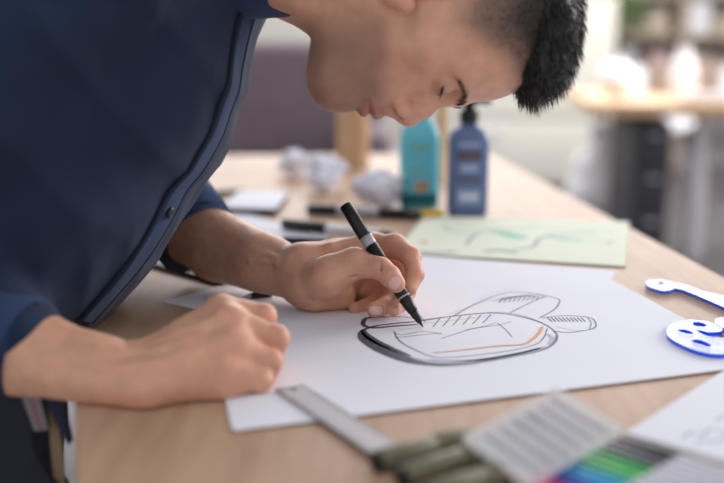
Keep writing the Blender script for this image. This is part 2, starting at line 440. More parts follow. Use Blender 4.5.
# things standing on the far table
def vase(name, x, y, prof, m, label, cat, group=None, z=.7455):
    return tag(MB().lathe(prof, 28, loc=(x, y, z)).build(name, m, None, True), label, cat, group)
glint_globe = [(.03, 0)]+[(.09*math.sin(a), .088-.09*math.cos(a)) for a in np.linspace(.4, 2.7, 12)]+[(.034, .19), (.03, .19)]
vase('vase', 1.30, 5.2, glint_globe, M['glaze'], 'white glazed ball added as a highlight at the left end of the far oak table', 'vase')  # round white body added in place of a bright reflection
vase('vase', 1.66, 5.25, [(.05, 0), (.075, .08), (.05, .18), (.03, .22), (.036, .25)], M['glaze'], 'tall white shouldered vase in the middle of the far oak table', 'vase')
vase('jar', 1.95, 5.0, [(.06, 0), (.062, .12), (.05, .14), (.05, .16)], M['pink'], 'dusty pink jar on the far oak table', 'jar')
vase('bowl', 2.05, 4.7, [(.05, 0), (.12, .05), (.15, .09), (.145, .09), (.1, .045)], M['glaze'], 'shallow white bowl near the front edge of the far oak table', 'bowl')
def box(name, x0, x1, y0, y1, z0, z1, m, label, cat, group=None, rz=0):
    o = MB().box(-(x1-x0)/2, (x1-x0)/2, -(y1-y0)/2, (y1-y0)/2, 0, z1-z0).build(name, m, None, True, .006)
    o.location = ((x0+x1)/2, (y0+y1)/2, z0); o.rotation_euler[2] = rz
    return tag(o, label, cat, group)
box('storage_box', 1.60, 1.92, 5.45, 5.72, .7455, .90, M['brownbox'], 'grey brown storage box at the back of the far oak table', 'box', rz=.1)
box('paper_stack', 1.5, 1.85, 4.62, 4.95, .7455, .79, M['glaze'], 'stack of white paper on the near left of the far oak table', 'papers', rz=-.2)
# open shelf on the back wall with things on it
sh = tag(empty('bookcase', (2.6, 8.2, 0)), 'pale open bookcase standing against the back wall', 'bookcase')
for x in (1.55, 2.55, 3.6): MB().box(x-.02, x+.02, 8.1, 8.46, 0, 1.7).build('upright', M['beige'], sh, world=True)
for z in (.35, .7, 1.05, 1.36, 1.68): MB().box(1.57, 3.58, 8.1, 8.46, z, z+.025).build('shelf', M['beige'], sh, world=True)
cols = [('glaze', 'white'), ('pink', 'dusty pink'), ('brownbox', 'grey brown'), ('beige', 'beige')]
rr = random.Random(3)
rowname = {.725: 'lowest filled shelf', 1.075: 'middle shelf', 1.385: 'top shelf'}
for z in (.725, 1.075, 1.385):
    x = 1.6; k = 0
    seq = []
    while x < 3.4:
        w = rr.uniform(.1, .26)
        if x < 2.55 < x+w+.03 or abs(x-2.55) < .03: x = 2.6; continue
        c = cols[rr.randrange(4)] if k else cols[0]; seq.append((x, w, c)); x += w+rr.uniform(.04, .12); k += 1
    for i, (x, w, c) in enumerate(seq):
        where = ('at the left end of the %s' % rowname[z]) if i == 0 else ('at the right end of the %s' % rowname[z]) if i == len(seq)-1 else ('right after the %s box on the %s' % (seq[i-1][2][1], rowname[z]))
        if 0 < i < len(seq)-1: where = 'number %s from the left on the %s' % (['zero', 'one', 'two', 'three', 'four', 'five', 'six', 'seven', 'eight', 'nine', 'ten'][i+1], rowname[z])
        box('storage_box', x, x+w, 8.15, 8.40, z+.001, z+rr.uniform(.14, .26), M[c[0]], '%s box %s of the bookcase' % (c[1], where), 'box', 'boxes in the bookcase')
# potted plant on the cabinet
def plant(x, y, z, n, r, label, lift=0):
    t = tag(empty('potted_plant', (x, y, z)), label, 'plant')
    MB().lathe([(.07, 0), (.1, .14), (.1, .16), (.088, .16), (.08, .13)], 24).build('pot', M['beige'], t, True)
    V = []; Fc = []
    for i in range(n):
        a = rr.uniform(0, 2*PI); e = rr.uniform(-.5, 1.3); l = rr.uniform(.4, 1)*r
        c = Vector((math.cos(a)*math.cos(e)*l, math.sin(a)*math.cos(e)*l, .2+lift+math.sin(e)*l)); 
        d = Vector((math.cos(a), math.sin(a), rr.uniform(-.6, .4))).normalized(); s = d.cross(Vector((rr.uniform(-1, 1), rr.uniform(-1, 1), 1))).normalized(); L = rr.uniform(.05, .09)
        nn = d.cross(s)*.01
        b = len(V); V += [c, c+d*L*.5+s*L*.25+nn, c+d*L, c+d*L*.5-s*L*.25+nn]; Fc.append((b, b+1, b+2, b+3))
    me = mesh(V, Fc); o = link('foliage', me, [M['leaf'], M['leaf2']], t)
    for i, p in enumerate(me.polygons): p.material_index = int(i % 5 == 0)
    st = MB()
    for i in range(14):
        a = rr.uniform(0, 2*PI); e = rr.uniform(.2, 1.3); st.tube([(0, 0, .12), (math.cos(a)*.03, math.sin(a)*.03, .2+lift*.8), (math.cos(a)*math.cos(e)*r*.8, math.sin(a)*math.cos(e)*r*.8, .2+lift+math.sin(e)*r*.8)], [.007, .005, .002], 6)
    st.build('stem', M['leaf'], t, True)
    return t
plant(1.90, 7.7, .0005, 520, .25, 'tall green plant in a beige pot on the floor in front of the bookcase', 1.0)
plant(2.05, 8.28, 1.7055, 200, .2, 'small green plant in a beige pot on top of the bookcase')
# ------------------------------------------------------------------ work table
def outline_table():
    NL, NR = T(79, 483), T(724, 277); FR = T(535, 177); 
    e = 1e-9
    def at_y(A, B, y): t = (y-A[1])/(B[1]-A[1]); return A+(B-A)*t
    L1 = T(80, 412)
    R0 = at_y(NR, FR, .25); L0 = at_y(NL, L1, .25)
    far = 2.50
    RF = at_y(NR, FR, far); LF = at_y(NL, L1, far)
    return L0, R0, RF, LF
L0, R0, RF, LF = outline_table()
wt = tag(empty('work_table', ((L0+R0+RF+LF)/4*np.array([1, 1, 0]))), 'large pale oak work table the man leans over to draw', 'table')
LF = LF+np.array([0, -.06, 0]); 
rf1 = RF+(R0-RF)*.02; rf2 = RF+(LF-RF)*.04
MB().prism([L0[:2], R0[:2], rf1[:2], rf2[:2], LF[:2]], TZ-.03, TZ).build('tabletop', M['table'], wt, True, .003, world=True)
cx = (L0+R0+RF+LF)/4
for c in (L0, R0, RF, LF):
    q = c+(cx-c)*.10
    MB().box(q[0]-.03, q[0]+.03, q[1]-.03, q[1]+.03, 0, TZ-.03).build('leg', M['white_plastic'], wt, True, .004, world=True)

# ------------------------------------------------------------------ papers
def slab_on(name, pts, z, th, m, label=None, cat=None, group=None, parent=None, bevel=0):
    """polygon of world xy points lying on z"""
    c = np.mean([p[:2] for p in pts], 0)
    o = MB().prism([(p[0]-c[0], p[1]-c[1]) for p in pts], 0, th).build(name, m, parent, bevel > 0, bevel)
    o.location = (c[0], c[1], z)
    if label: tag(o, label, cat, group)
    return o
def rect(corner, toward, l1, l2, side):
    d = _n((toward-corner)[:2]); n = np.array([d[1], -d[0]])*side; c = corner[:2]
    return [c, c+d*l1, c+d*l1+n*l2, c+n*l2]
PG = 'white sheets of drawing paper on the table'
U1 = slab_on('paper_sheet', rect(T(161, 302), T(222, 285), .297, .42, 1), TZ+.0002, .0002, M['paper'], 'white sheet whose pointed left corner shows past the right fist, black pen on it', 'paper', PG)
U2 = slab_on('paper_sheet', rect(T(617, 271), T(423, 256), .40, .297, -1), TZ+.0005, .0002, M['paper'], 'white sheet just under the main drawing, its edge against the pale green sheet', 'paper', PG)
U3 = slab_on('paper_sheet', [T(*p) for p in ((196, 226), (262, 224), (330, 238), (318, 262), (228, 262))], TZ+.0008, .0002, M['paper'], 'white sheet beyond the drawing forearm, under the black markers', 'paper', PG)
U4 = slab_on('paper_sheet', [T(*p) for p in ((200, 214), (236, 212), (300, 228), (262, 246), (200, 240))], TZ+.0011, .0002, M['paper'], 'white sheet beside the navy sleeve cuff, near the white tablet', 'paper', PG)
mp = [T(*p) for p in ((234, 433), (770, 366), (604, 277), (206, 296))]
SZ = TZ+.0015
main = slab_on('drawing_sheet', mp, SZ, .0003, M['paper'], 'large white sheet with the ink sketch being drawn, under the pen', 'drawing')
main2 = slab_on('paper_sheet', [T(*p) for p in ((231, 430), (560, 392), (420, 300), (207, 306))], TZ+.0012, .0002, M['paper'], 'white sheet directly under the drawing, its lower left corner just peeking out', 'paper', PG)
# pale green sheet
gs_pts = [T(*p) for p in ((425, 217), (629, 223), (626, 268), (394, 254))]
gs = slab_on('sketch_sheet', gs_pts, SZ+.0004, .0003, M['green_paper'], 'pale green sheet with teal sketches lying behind the main drawing', 'drawing')

def ribbon(polys, z, name, m, parent, closed=False):
    """strokes: list of (points(px), widths(m)) projected on the table plane"""
    mb = MB()
    for pts, wd in polys:
        A = [T(u, v, z)[:2] for u, v in pts]
        # catmull-rom densify
        Rr = []; Ww = []
        if not hasattr(wd, '__len__'): wd = [wd]*len(A)
        n = len(A)
        for i in range(n-1):
            p0, p1, p2, p3 = A[max(i-1, 0)], A[i], A[i+1], A[min(i+2, n-1)]
            for t in np.linspace(0, 1, 7)[:-1]:
                Rr.append(.5*((2*p1)+(-p0+p2)*t+(2*p0-5*p1+4*p2-p3)*t*t+(-p0+3*p1-3*p2+p3)*t**3)); Ww.append(wd[i]+(wd[i+1]-wd[i])*t)
        Rr.append(A[-1]); Ww.append(wd[-1]); V = []; Fc = []
        for i, p in enumerate(Rr):
            d = Rr[min(i+1, len(Rr)-1)]-Rr[max(i-1, 0)]; d = d/(np.linalg.norm(d)+1e-9); nn = np.array([-d[1], d[0]])
            w = Ww[i]*.5*(1 if 0 < i < len(Rr)-1 else .4)
            V += [(*(p+nn*w), z), (*(p-nn*w), z)]
        for i in range(len(Rr)-1): Fc.append((2*i, 2*i+1, 2*i+3, 2*i+2))
        mb.add(V, Fc)
    me = mesh(mb.v, mb.f, name); o = link_w(name, me, m, parent)
    return o
def cr(pts): return [(340+x/2.413, 260+y/2.413) for x, y in pts]
zt = SZ+.0004
outer = cr([(50, 172), (60, 190), (100, 215), (160, 240), (230, 252), (320, 248), (420, 232), (490, 216), (518, 198), (524, 180), (510, 165), (480, 149), (430, 135), (380, 128), (320, 130), (250, 138), (200, 146), (130, 153), (80, 160), (50, 172)])
dark = [(outer[:7], [.004, .012, .015, .013, .007, .004, .003]), (outer[14:], [.001, .0014, .002, .003, .004, .0045]),
        (cr([(55, 152), (62, 141), (85, 137), (110, 136)]), [.005, .0045, .003, .001]),
        (cr([(54, 150), (62, 160), (90, 163), (130, 159), (190, 155)]), [.004, .005, .005, .004, .002]),
        (cr([(380, 99), (410, 91), (450, 86), (478, 90)]), [.001, .004, .005, .001]),
        (cr([(54, 168), (70, 186), (110, 208), (170, 232)]), [.004, .009, .009, .004])]
mid = [(outer[5:10], .0028), (outer[9:16], .002),
       (cr([(100, 138), (140, 136), (180, 141), (205, 148)]), .0014),
       (cr([(180, 146), (230, 140), (300, 132), (380, 126), (440, 134), (490, 152)]), .001),
       (cr([(130, 172), (145, 196), (185, 218), (230, 234), (300, 232), (400, 220), (470, 204), (492, 186), (500, 165)]), .0013),
       (cr([(270, 137), (300, 120), (330, 104), (380, 84), (420, 78), (470, 81), (520, 92), (530, 100), (516, 120), (480, 140)]), .0016),
       (cr([(365, 100), (400, 90), (470, 84), (500, 92)]), .001), (cr([(410, 127), (440, 112), (470, 98), (495, 88)]), .0016),
       (cr([(486, 140), (540, 134), (600, 138), (616, 150), (612, 164), (560, 174), (518, 172)]), .0015),
       (cr([(598, 139), (606, 152), (602, 166)]), .001), (cr([(380, 152), (398, 166), (416, 186)]), .001), (cr([(240, 190), (320, 166), (384, 156), (414, 148)]), .0009),
       (cr([(128, 172), (148, 180), (200, 172), (246, 178)]), .0008), (cr([(130, 188), (220, 178), (246, 176)]), .0008)]
hat = []
for i in range(6): x = 226+i*24; hat.append((cr([(x+18, 137-i*1.2), (x+8, 150-i*1.5), (x-2, 162-i*2)]), .0012))
for i in range(9): x = 384+i*11; hat.append((cr([(x, 104-i), (x+10, 90-i*.3)]), .0013))
for i in range(10): x = 500+i*9; hat.append((cr([(x, 138), (x+12, 149)]), .0016))
hat += [(cr([(380, 150), (345, 160), (300, 168)]), .0007), (cr([(206, 150), (190, 130), (182, 120)]), .0008)]
faint = [(cr([(62, 178), (72, 196), (112, 214), (168, 236), (232, 246), (320, 243), (420, 227), (486, 212)]), [.006, .010, .012, .009, .006, .005, .005, .003]), (cr([(60, 196), (120, 226), (200, 250), (260, 258), (340, 252)]), .001), (cr([(120, 160), (200, 153), (300, 142), (370, 134)]), .0012), (cr([(260, 132), (320, 110), (370, 92)]), .001),
         (cr([(210, 240), (320, 242), (430, 226), (500, 208)]), .0045), (cr([(500, 178), (512, 190), (505, 205)]), .005), (cr([(330, 96), (380, 76), (430, 72)]), .0008), (cr([(520, 160), (570, 170), (620, 166)]), .001)]
ribbon(faint, zt, 'pale_wash', M['ink_light'], main)
ribbon(mid+hat, zt+.0001, 'ink_line', M['ink'], main)
for q_ in dark: ribbon([q_], zt+.0002, 'dark_ink_stroke', M['ink_dark'], main)
ribbon([(cr([(220, 224), (300, 216), (380, 207), (440, 203), (465, 190), (480, 175), (488, 160)]), [.0012, .002, .0024, .0028, .003, .0036, .003])], zt+.0003, 'orange_line', M['orange'], main)
def c3(pts): return [(400+x/3.017, 200+y/3.017) for x, y in pts]
zg = SZ+.0008
for q_ in ([(c3([(270, 92), (310, 100), (350, 110), (385, 113)]), [.004, .022, .026, .014]), (c3([(445, 110), (500, 118), (560, 122)]), [.005, .016, .004]), (c3([(570, 120), (610, 124)]), [.003, .001])]): ribbon([q_], zg, 'teal_wash', M['teal_ink'], gs)
ribbon([(c3([(250, 155), (300, 152), (355, 160)]), .009), (c3([(60, 155), (100, 158), (170, 156)]), .009), (c3([(200, 135), (220, 110), (260, 92), (380, 84), (420, 78)]), .004), (c3([(340, 150), (400, 140), (430, 112), (520, 100), (590, 100)]), .005), (c3([(130, 75), (160, 95), (230, 100)]), .003), (c3([(620, 125), (632, 132), (640, 120)]), .002), (c3([(430, 80), (560, 84), (650, 100)]), .001)], zg+.0001, 'pencil_line', M['ink_faint'], gs)
for q_ in ((c3([(62, 128), (82, 126)]), .016), (c3([(120, 156), (135, 157)]), .004)): ribbon([q_], zg+.0002, 'orange_mark', M['orange'], gs)

# pad bottom right
pad_pts = [T(*p) for p in ((624, 441), (724, 377), (830, 420), (748, 478))]
d1 = _n((pad_pts[1]-pad_pts[0])[:2]); n1 = np.array([d1[1], -d1[0]]); c = pad_pts[0][:2]
pd = slab_on('sketch_pad', [c, c+d1*.297, c+d1*.297+n1*.21, c+n1*.21], TZ+.0335-.0330, .006, M['paper'], 'white sketch pad with faint grey scribble at the lower right, beside the coloured markers', 'sketch pad', bevel=.0008)
def c6(pts): return [(440+x/2.55, 370+y/2.55) for x, y in pts]
ribbon([(c6([(618, 176), (640, 158), (668, 166), (690, 150), (724, 156), (760, 150)]), .0016), (c6([(650, 190), (680, 176), (700, 186), (730, 170), (770, 176)]), .0014), (c6([(700, 130), (724, 118), (750, 126)]), .0014)], TZ+.0067, 'grey_scribble', M['ink_faint'], pd)
# ------------------------------------------------------------------ french curves
def c7(pts): return [(630+x/4.394, 260+y/4.394) for x, y in pts]
def curve_tool(loops, z, th, label):
    """first loop outline, others holes; pixel loops; triangulated with bmesh"""
    bm = bmesh.new(); rings = []
    W = [[T(u, v, z+th) for u, v in l] for l in loops]
    for l in W:
        n = len(l); out = []
        for i in range(n):
            p0, p1, p2, p3 = l[i-1], l[i], l[(i+1) % n], l[(i+2) % n]
            for t in (0, .33, .66): out.append(.5*((2*p1)+(-p0+p2)*t+(2*p0-5*p1+4*p2-p3)*t*t+(-p0+3*p1-3*p2+p3)*t**3))
        vs = [bm.verts.new((p[0], p[1], 0)) for p in out]; rings.append(vs)
        for i in range(len(vs)): bm.edges.new((vs[i], vs[(i+1) % len(vs)]))
    bmesh.ops.triangle_fill(bm, use_beauty=True, use_dissolve=False, edges=bm.edges[:])
    top = bm.faces[:]
    r = bmesh.ops.extrude_face_region(bm, geom=top); bmesh.ops.translate(bm, verts=[g for g in r['geom'] if isinstance(g, bmesh.types.BMVert)], vec=(0, 0, -th))
    bmesh.ops.recalc_face_normals(bm, faces=bm.faces)
    c = np.mean([p for p in W[0]], 0); bmesh.ops.translate(bm, verts=bm.verts, vec=(-c[0], -c[1], th))
    me = bpy.data.meshes.new('curve'); bm.to_mesh(me); bm.free()
    o = link('french_curve', me, [M['curve_face'], M['curve_edge']])
    for p in me.polygons:
        if abs(p.normal.z) < .5: p.material_index = 1
    o.location = (c[0], c[1], z)
    return tag(o, label, 'french curve', 'transparent blue french curves')
curve_tool([c7([(68, 100), (85, 88), (130, 86), (190, 95), (260, 113), (330, 138), (420, 158), (520, 200), (600, 250), (560, 262), (480, 235), (413, 208), (370, 188), (300, 158), (240, 134), (196, 124), (184, 130), (150, 135), (110, 127), (80, 114)]),
            c7([(122, 100), (135, 96), (150, 101), (137, 106)])], SZ+.001, .0035, 'transparent blue french curve with a long hooked arm, farther from the drawing')
curve_tool([c7([(160, 318), (168, 290), (200, 270), (260, 261), (330, 266), (385, 284), (407, 303), (398, 315), (350, 318), (296, 308), (320, 325), (380, 342), (430, 335), (440, 318), (415, 300), (380, 285), (370, 264), (388, 252), (420, 252), (480, 275), (520, 330), (500, 390), (430, 412), (360, 413), (280, 395), (205, 362), (170, 338)]),
            c7([(275, 276), (300, 273), (335, 284), (325, 292), (290, 290)]), c7([(208, 308), (240, 306), (278, 320), (270, 325), (230, 318)]), c7([(270, 355), (300, 350), (352, 370), (348, 380), (300, 368)])],
           SZ+.001, .0035, 'transparent blue french curve with oval holes, lying on the corner of the drawing')

# ------------------------------------------------------------------ ruler, olive pens, case, colour markers
a, b, c_, d_ = T(281, 393.5), T(297, 388), T(405, 451), T(377, 466)
L = (c_+d_)/2-(a+b)/2; Ln = _n(L[:2]); wv = np.array([Ln[1], -Ln[0]]); mid0 = ((a+b)/2)[:2]; hw = np.linalg.norm((a-b)[:2])/2
hw = .0125
rl = slab_on('steel_ruler', [mid0+wv*hw, mid0-wv*hw, mid0-wv*hw+Ln*.20, mid0+wv*hw+Ln*.20], SZ+.0012, .0012, M['steel'], 'short steel ruler lying across the lower edge of the drawing', 'ruler')
tk = MB()
for i in range(3, 95):
    s = mid0+Ln*(.02+i*.0018); l = .006 if i % 5 == 0 else .0035
    for sg in (1, -1):
        e0 = s+wv*sg*hw*.97; e1 = s+wv*sg*(hw*.97-l); q = Ln*.0002
        tk.add([(*(e0-q), 0), (*(e0+q), 0), (*(e1+q), 0), (*(e1-q), 0)], [(0, 1, 2, 3)])
hc = mid0+Ln*.008
tk.add([(hc[0]+.003*math.cos(t), hc[1]+.003*math.sin(t), 0) for t in np.linspace(0, 2*PI, 17)[:-1]], [tuple(range(16))])
tk.v = [(x, y, SZ+.00245) for x, y, z in tk.v]
tk.build('scale_marks', M['dark_print'], rl, world=True)

def stick(name, A, B, r, segs, label, cat, group=None, z0=TZ, n=18):
    """segs: list of (part name, t0, t1, r0, r1, material); A,B world points of axis"""
    A = np.array(A, float); B = np.array(B, float); t = empty(name, A)
    tag(t, label, cat, group)
    for nm, t0, t1, r0, r1, m in segs:
        p, q = A+(B-A)*t0, A+(B-A)*t1; e = min(.0008, .1*np.linalg.norm(q-p)); u = _n(q-p)*e
        MB().tube([p, p+u, q-u, q], [max(r0-e, r0*.6), r0, r1, max(r1-e, r1*.6)], n).build(nm, m, t, True, world=True)
    return t
def on(u, v, r, z=TZ): return T(u, v, z+r)
G1 = 'olive pens at the lower edge'
pen_seg = lambda r: [('end_cap', 0, .045, r*.92, r*.92, M['black_plastic']), ('barrel', .045, .62, r, r, M['olive']), ('cap', .62, 1, r*1.06, r, M['olive'])]
stick('olive_pen', on(374, 462, .0075), on(470, 436, .0075), .0075, pen_seg(.0075), 'olive green pen with a black end cap touching the steel ruler', 'pen', G1)
stick('olive_pen', on(400, 478, .0075), on(496, 447, .0075), .0075, pen_seg(.0075), 'second olive green pen, between the one at the ruler and the lowest one', 'pen', G1)
stick('olive_pen', on(424, 497, .0075), on(520, 466, .0075), .0075, pen_seg(.0075), 'lowest olive green pen, partly under the clear plastic case', 'pen', G1)

# clear case with ribs, propped on the pens
cc = [T(463, 443, TZ+.0185), T(555, 393, TZ+.034), T(612, 440, TZ+.020)]
e1 = cc[1]-cc[0]; e2 = cc[2]-cc[1]; Lx = np.linalg.norm(e1); ex = e1/Lx; e2 = e2-(e2@ex)*ex; Ly = np.linalg.norm(e2); ey = e2/Ly; ez = np.cross(ex, ey); 
if ez[2] < 0: ez = -ez
cs = tag(empty('clear_case', cc[0]), 'clear plastic case of thin leads lying across the olive pens', 'case')
Mx = Matrix(((ex[0], ey[0], ez[0], cc[0][0]), (ex[1], ey[1], ez[1], cc[0][1]), (ex[2], ey[2], ez[2], cc[0][2]), (0, 0, 0, 1)))
MB().box(0, Lx, 0, Ly, -.001, .0005, Mx).build('base', M['case'], cs, world=True)
MB().box(0, Lx, 0, Ly, .0050, .0056, Mx).build('lid', M['case'], cs, world=True)
for x0, x1, y0, y1 in ((0, Lx, 0, .0015), (0, Lx, Ly-.0015, Ly), (0, .0015, 0, Ly), (Lx-.0015, Lx, 0, Ly)):
    MB().box(x0, x1, y0, y1, .0005, .0050, Mx).build('side', M['case_rib'], cs, world=True)
nr = 13
for i in range(nr):
    x = .006+(Lx-.012)*i/(nr-1)
    MB().box(x-.0007, x+.0007, .003, Ly-.003, .0006, .0022, Mx).build('divider', M['case_rib'], cs, world=True)
for i in range(nr-1):
    x = .006+(Lx-.012)*(i+.5)/(nr-1)
    p = lambda yy: np.array(Mx @ Vector((x, yy, .0017)))
    MB().tube([p(.006), p(Ly-.006)], .0013, 8).build('lead_tube', M['pink_grey'] if i % 2 else M['white_plastic'], cs, True, world=True)
MB().box(Lx*.40, Lx*.70, Ly*.08, Ly*.36, .0003, .0006, Mx).build('label', M['grey_barrel'], cs, world=True)

# eraser that props the far corner of the case
eq = cc[0]+(cc[1]-cc[0])*.80+(cc[2]-cc[1])*.35; er = MB().box(-.012, .012, -.007, .007, 0, eq[2]-TZ-.0035).build('eraser', M['white_plastic'], None, True, .0015); er.location = (eq[0], eq[1], TZ+.0002); er.rotation_euler[2] = math.atan2(ex[1], ex[0]); tag(er, 'small white eraser under the middle of the clear plastic case', 'eraser')
# coloured markers
mk = [('black', (26, 26, 30)), ('charcoal', (58, 56, 66)), ('grey', (96, 92, 104)), ('dark green', (22, 112, 56)), ('green', (44, 172, 84)), ('bright green', (98, 190, 96)), ('teal', (30, 150, 150)), ('cyan', (40, 168, 208)), ('blue', (36, 108, 190)), ('navy blue', (36, 50, 140)), ('magenta', (206, 30, 120)), ('pink', (226, 90, 150))]
o0 = T(622, 446); o1 = T(677, 464); dm = _n((o1-o0)[:2]); o2 = T(560, 483); st = (o2-o0)[:2]; st = st-(st@dm)*dm; nstep = _n(st)
base = None
for i, (cn, rgb) in enumerate(mk):
    q = o0[:2]+nstep*(.0045+i*.0094)-dm*(.001*(i % 2)); z = TZ+.0046
    mm = mat('marker '+cn, rgb, .35)
    A = (q[0], q[1], z); B = (q[0]+dm[0]*.15, q[1]+dm[1]*.15, z)
    stick('colour_marker', A, B, .0045, [('cap', 0, .30, .0045, .0045, mm), ('barrel', .30, .95, .0043, .0043, M['lilac_barrel']), ('end_plug', .95, 1, .0043, .004, mm)],
          'marker with a %s cap in the row at the bottom right' % cn, 'marker', 'coloured markers in a row beside the sketch pad')

# ------------------------------------------------------------------ things behind the hands
TBZ = TZ+.0015
tb = [T(*p) for p in ((218, 208), (240, 197), (287, 199), (272, 216), (236, 217))]
q0, q1, q2, q3 = T(222, 214), T(238, 196.5), T(288, 199), T(276, 216)
slab = slab_on('tablet', [q0, q1, q2, q3], TZ+.0014, .008, M['dark_frame'], 'white tablet with a dark edge lying beyond the navy sleeve cuff', 'tablet', bevel=.002)
slab_on('cover', [q0+(q2-q0)*.01, q1+(q3-q1)*.01, q2+(q0-q2)*.01, q3+(q1-q3)*.01], TZ+.0095, .002, M['paper'], bevel=.0008)
cv = bpy.data.objects['cover']; cv.parent = slab; cv.location = Vector(cv.location)-Vector(slab.location)
lt = tag(slab_on('thin_slate', rect(T(222, 286), T(150, 267), .15, .035, 1), TZ+.0009, .004, M['dark_frame'], bevel=.001), 'thin dark slate lying under the drawing forearm', 'tablet')
o = MB().tube([T(208, 194, TZ+.006), T(243, 191, TZ+.006)], .005, 14).build('dark_pencil_case', M['black_plastic'], None, True); tag(o, 'short black rod lying beyond the white tablet by the sleeve', 'marker')

r = .0085; zz = TZ+.0014
stick('marker', on(308, 209, r, TZ+.0005), on(408, 214, r, TZ+.0005), r, [('cap', 0, .3, r, r, M['black_plastic']), ('barrel', .3, .72, r*.95, r*.95, M['grey_barrel']), ('end_cap', .72, 1, r, r, M['black_plastic'])],
      'marker with a pale grey barrel and black ends, farthest from the hand', 'marker', 'markers behind the drawing hand')
stick('marker', on(408, 216, .0065, TZ+.0005), on(442, 212.5, .0065, TZ+.0005), .0065, [('cap', 0, .35, .0065, .0065, M['black_plastic']), ('barrel', .35, 1, .006, .006, M['yellow'])],
      'short marker with a yellow barrel in front of the teal bottle', 'marker', 'markers behind the drawing hand')
stick('marker', on(284, 223.5, r, zz), on(392, 237, r, zz), r, [('cap', 0, .42, r, r, M['black_plastic']), ('barrel', .42, .9, r*.95, r*.95, M['white_plastic']), ('end_cap', .9, 1, r, r*.9, M['black_plastic'])],
      'thick marker with a black cap and white barrel just behind the drawing hand', 'marker', 'markers behind the drawing hand')
stick('marker', on(284, 241, r*.85, zz), on(372, 246, r*.85, zz), r*.85, [('cap', 0, .5, r*.85, r*.85, M['black_plastic']), ('barrel', .5, 1, r*.8, r*.8, M['black_plastic'])],
      'all black marker nearest to the drawing hand, half hidden by it', 'marker', 'markers behind the drawing hand')
stick('fine_pen', T(242, 297, TZ+.0040), T(272, 293.5, TZ+.0055), .003, [('tip', 0, .3, .0006, .0032, M['silver']), ('barrel', .3, 1, .0034, .0036, M['black_plastic'])],
      'slim black pen whose silver tip points left between the two hands', 'pen')

# crumpled paper balls
def crumple(px, py, r, label, sx=1.0, sz=.85, seed=1):
    rg = np.random.RandomState(seed); b = bmesh.new(); bmesh.ops.create_icosphere(b, subdivisions=5, radius=1)
    N = rg.normal(size=(46, 3)); N /= np.linalg.norm(N, axis=1)[:, None]; H = rg.uniform(.66, 1.05, 46)
    D2 = rg.normal(size=(120, 3)); D2 /= np.linalg.norm(D2, axis=1)[:, None]; ph = rg.uniform(0, 6, 120)
    for v in b.verts:
        d = np.array(v.co); c = N@d; rad = np.min(np.where(c > .15, H/np.maximum(c, .15), 9)); rad = min(rad, 1.15)
        near = np.sort(D2@d)[::-1]; rad += -.9*(max(0, .035-(near[0]-near[1]))/.035)*.24+.04*np.sin(40*near[0])
        v.co = Vector(d*rad*r); v.co.x *= sx; v.co.z *= sz
    me = bpy.data.meshes.new('ball'); zmin = min(v.co.z for v in b.verts); bmesh.ops.translate(b, verts=b.verts, vec=(0, 0, -zmin)); b.to_mesh(me); b.free()
    o = link('crumpled_paper', me, M['paper2']); p = T(px, py); o.location = (p[0], p[1], TZ+.0005); o.rotation_euler[2] = rg.uniform(0, 6)
    return tag(o, label, 'paper ball', 'crumpled paper balls on the table')
crumple(296, 176, .042, 'crumpled white paper ball farthest left, nearest the armchair', 1.1, .75, 1)
crumple(326, 190, .048, 'crumpled white paper ball in the middle, in front of the cardboard tube', 1.15, .8, 2)
crumple(379, 208, .054, 'largest crumpled white paper ball, leaning in front of the teal bottle', 1.15, .72, 5)

# cardboard tube and wooden stick
def tube_std(name, u, v, r, h, m, label, cat):
    p = T(u, v)
    pr = [(r, 0), (r, h), (r-.004, h), (r-.004, .004)]
    o = MB().lathe(pr, 36).build(name, m, None, True); o.location = (p[0], p[1], TZ+.0005); return tag(o, label, cat)
tube_std('cardboard_tube', 353, 167, .036, .30, M['card'], 'upright cardboard tube standing behind the paper balls', 'tube')
tube_std('wooden_rod', 441, 186, .0095, .24, M['palewood'], 'upright pale wooden rod between the teal and the blue bottle', 'rod')

# bottles
def bottle(name, u, v, prof, ay, m, label, parts, rz=0.0, dz=.0005):
    p = T(u, v); t = tag(empty(name, (p[0], p[1], TZ+dz), rz), label, 'bottle', 'bottles on the table')
    MB().lathe(prof, 48, ay, sq=2.6).build('body', m, t, True)
    for nm, x0, x1, z0, z1, mm in parts:
        # front label pieces follow the oval body
        V = []; Fc = []; n = 10
        for j, z in enumerate(np.linspace(z0, z1, 4)):
            rr_ = np.interp(z, [q[1] for q in prof], [q[0] for q in prof])
            for i in range(n+1):
                x = x0+(x1-x0)*i/n; c = min(.999, abs(x)/rr_); y = -(1-c**2.6)**(1/2.6)*rr_*ay-.0006
                V.append((x, y, z))
        for j in range(3):
            for i in range(n): Fc.append((j*(n+1)+i, j*(n+1)+i+1, (j+1)*(n+1)+i+1, (j+1)*(n+1)+i))
        link(nm, mesh(V, Fc), mm, t, True)
    return t
k = 1.63/F   # metres per pixel where the bottles stand
tprof = [(.028, 0), (.0315, .004), (.0325, .02), (.0325, .115), (.031, .125), (.026, .138), (.017, .148), (.012, .152), (.012, .156)]
tb_ = bottle('spray_bottle', 419, 207.5, [(a_*1.04, b_*1.0) for a_, b_ in tprof], .62, M['teal_plastic'], 'teal plastic bottle standing left of the blue bottle', [
    ('print_patch', -.016, .014, .098, .106, M['green_print']), ('print_patch', -.020, .010, .062, .066, M['green_print']), ('print_patch', -.010, .014, .030, .046, M['card']), ('base_band', -.030, .030, .006, .026, M['teal_dark'])])
MB().lathe([(.016, .1535), (.016, .172), (.010, .176), (.010, .186), (.013, .188), (.013, .192)], 28).build('cap', M['teal_dark'], tb_, True)
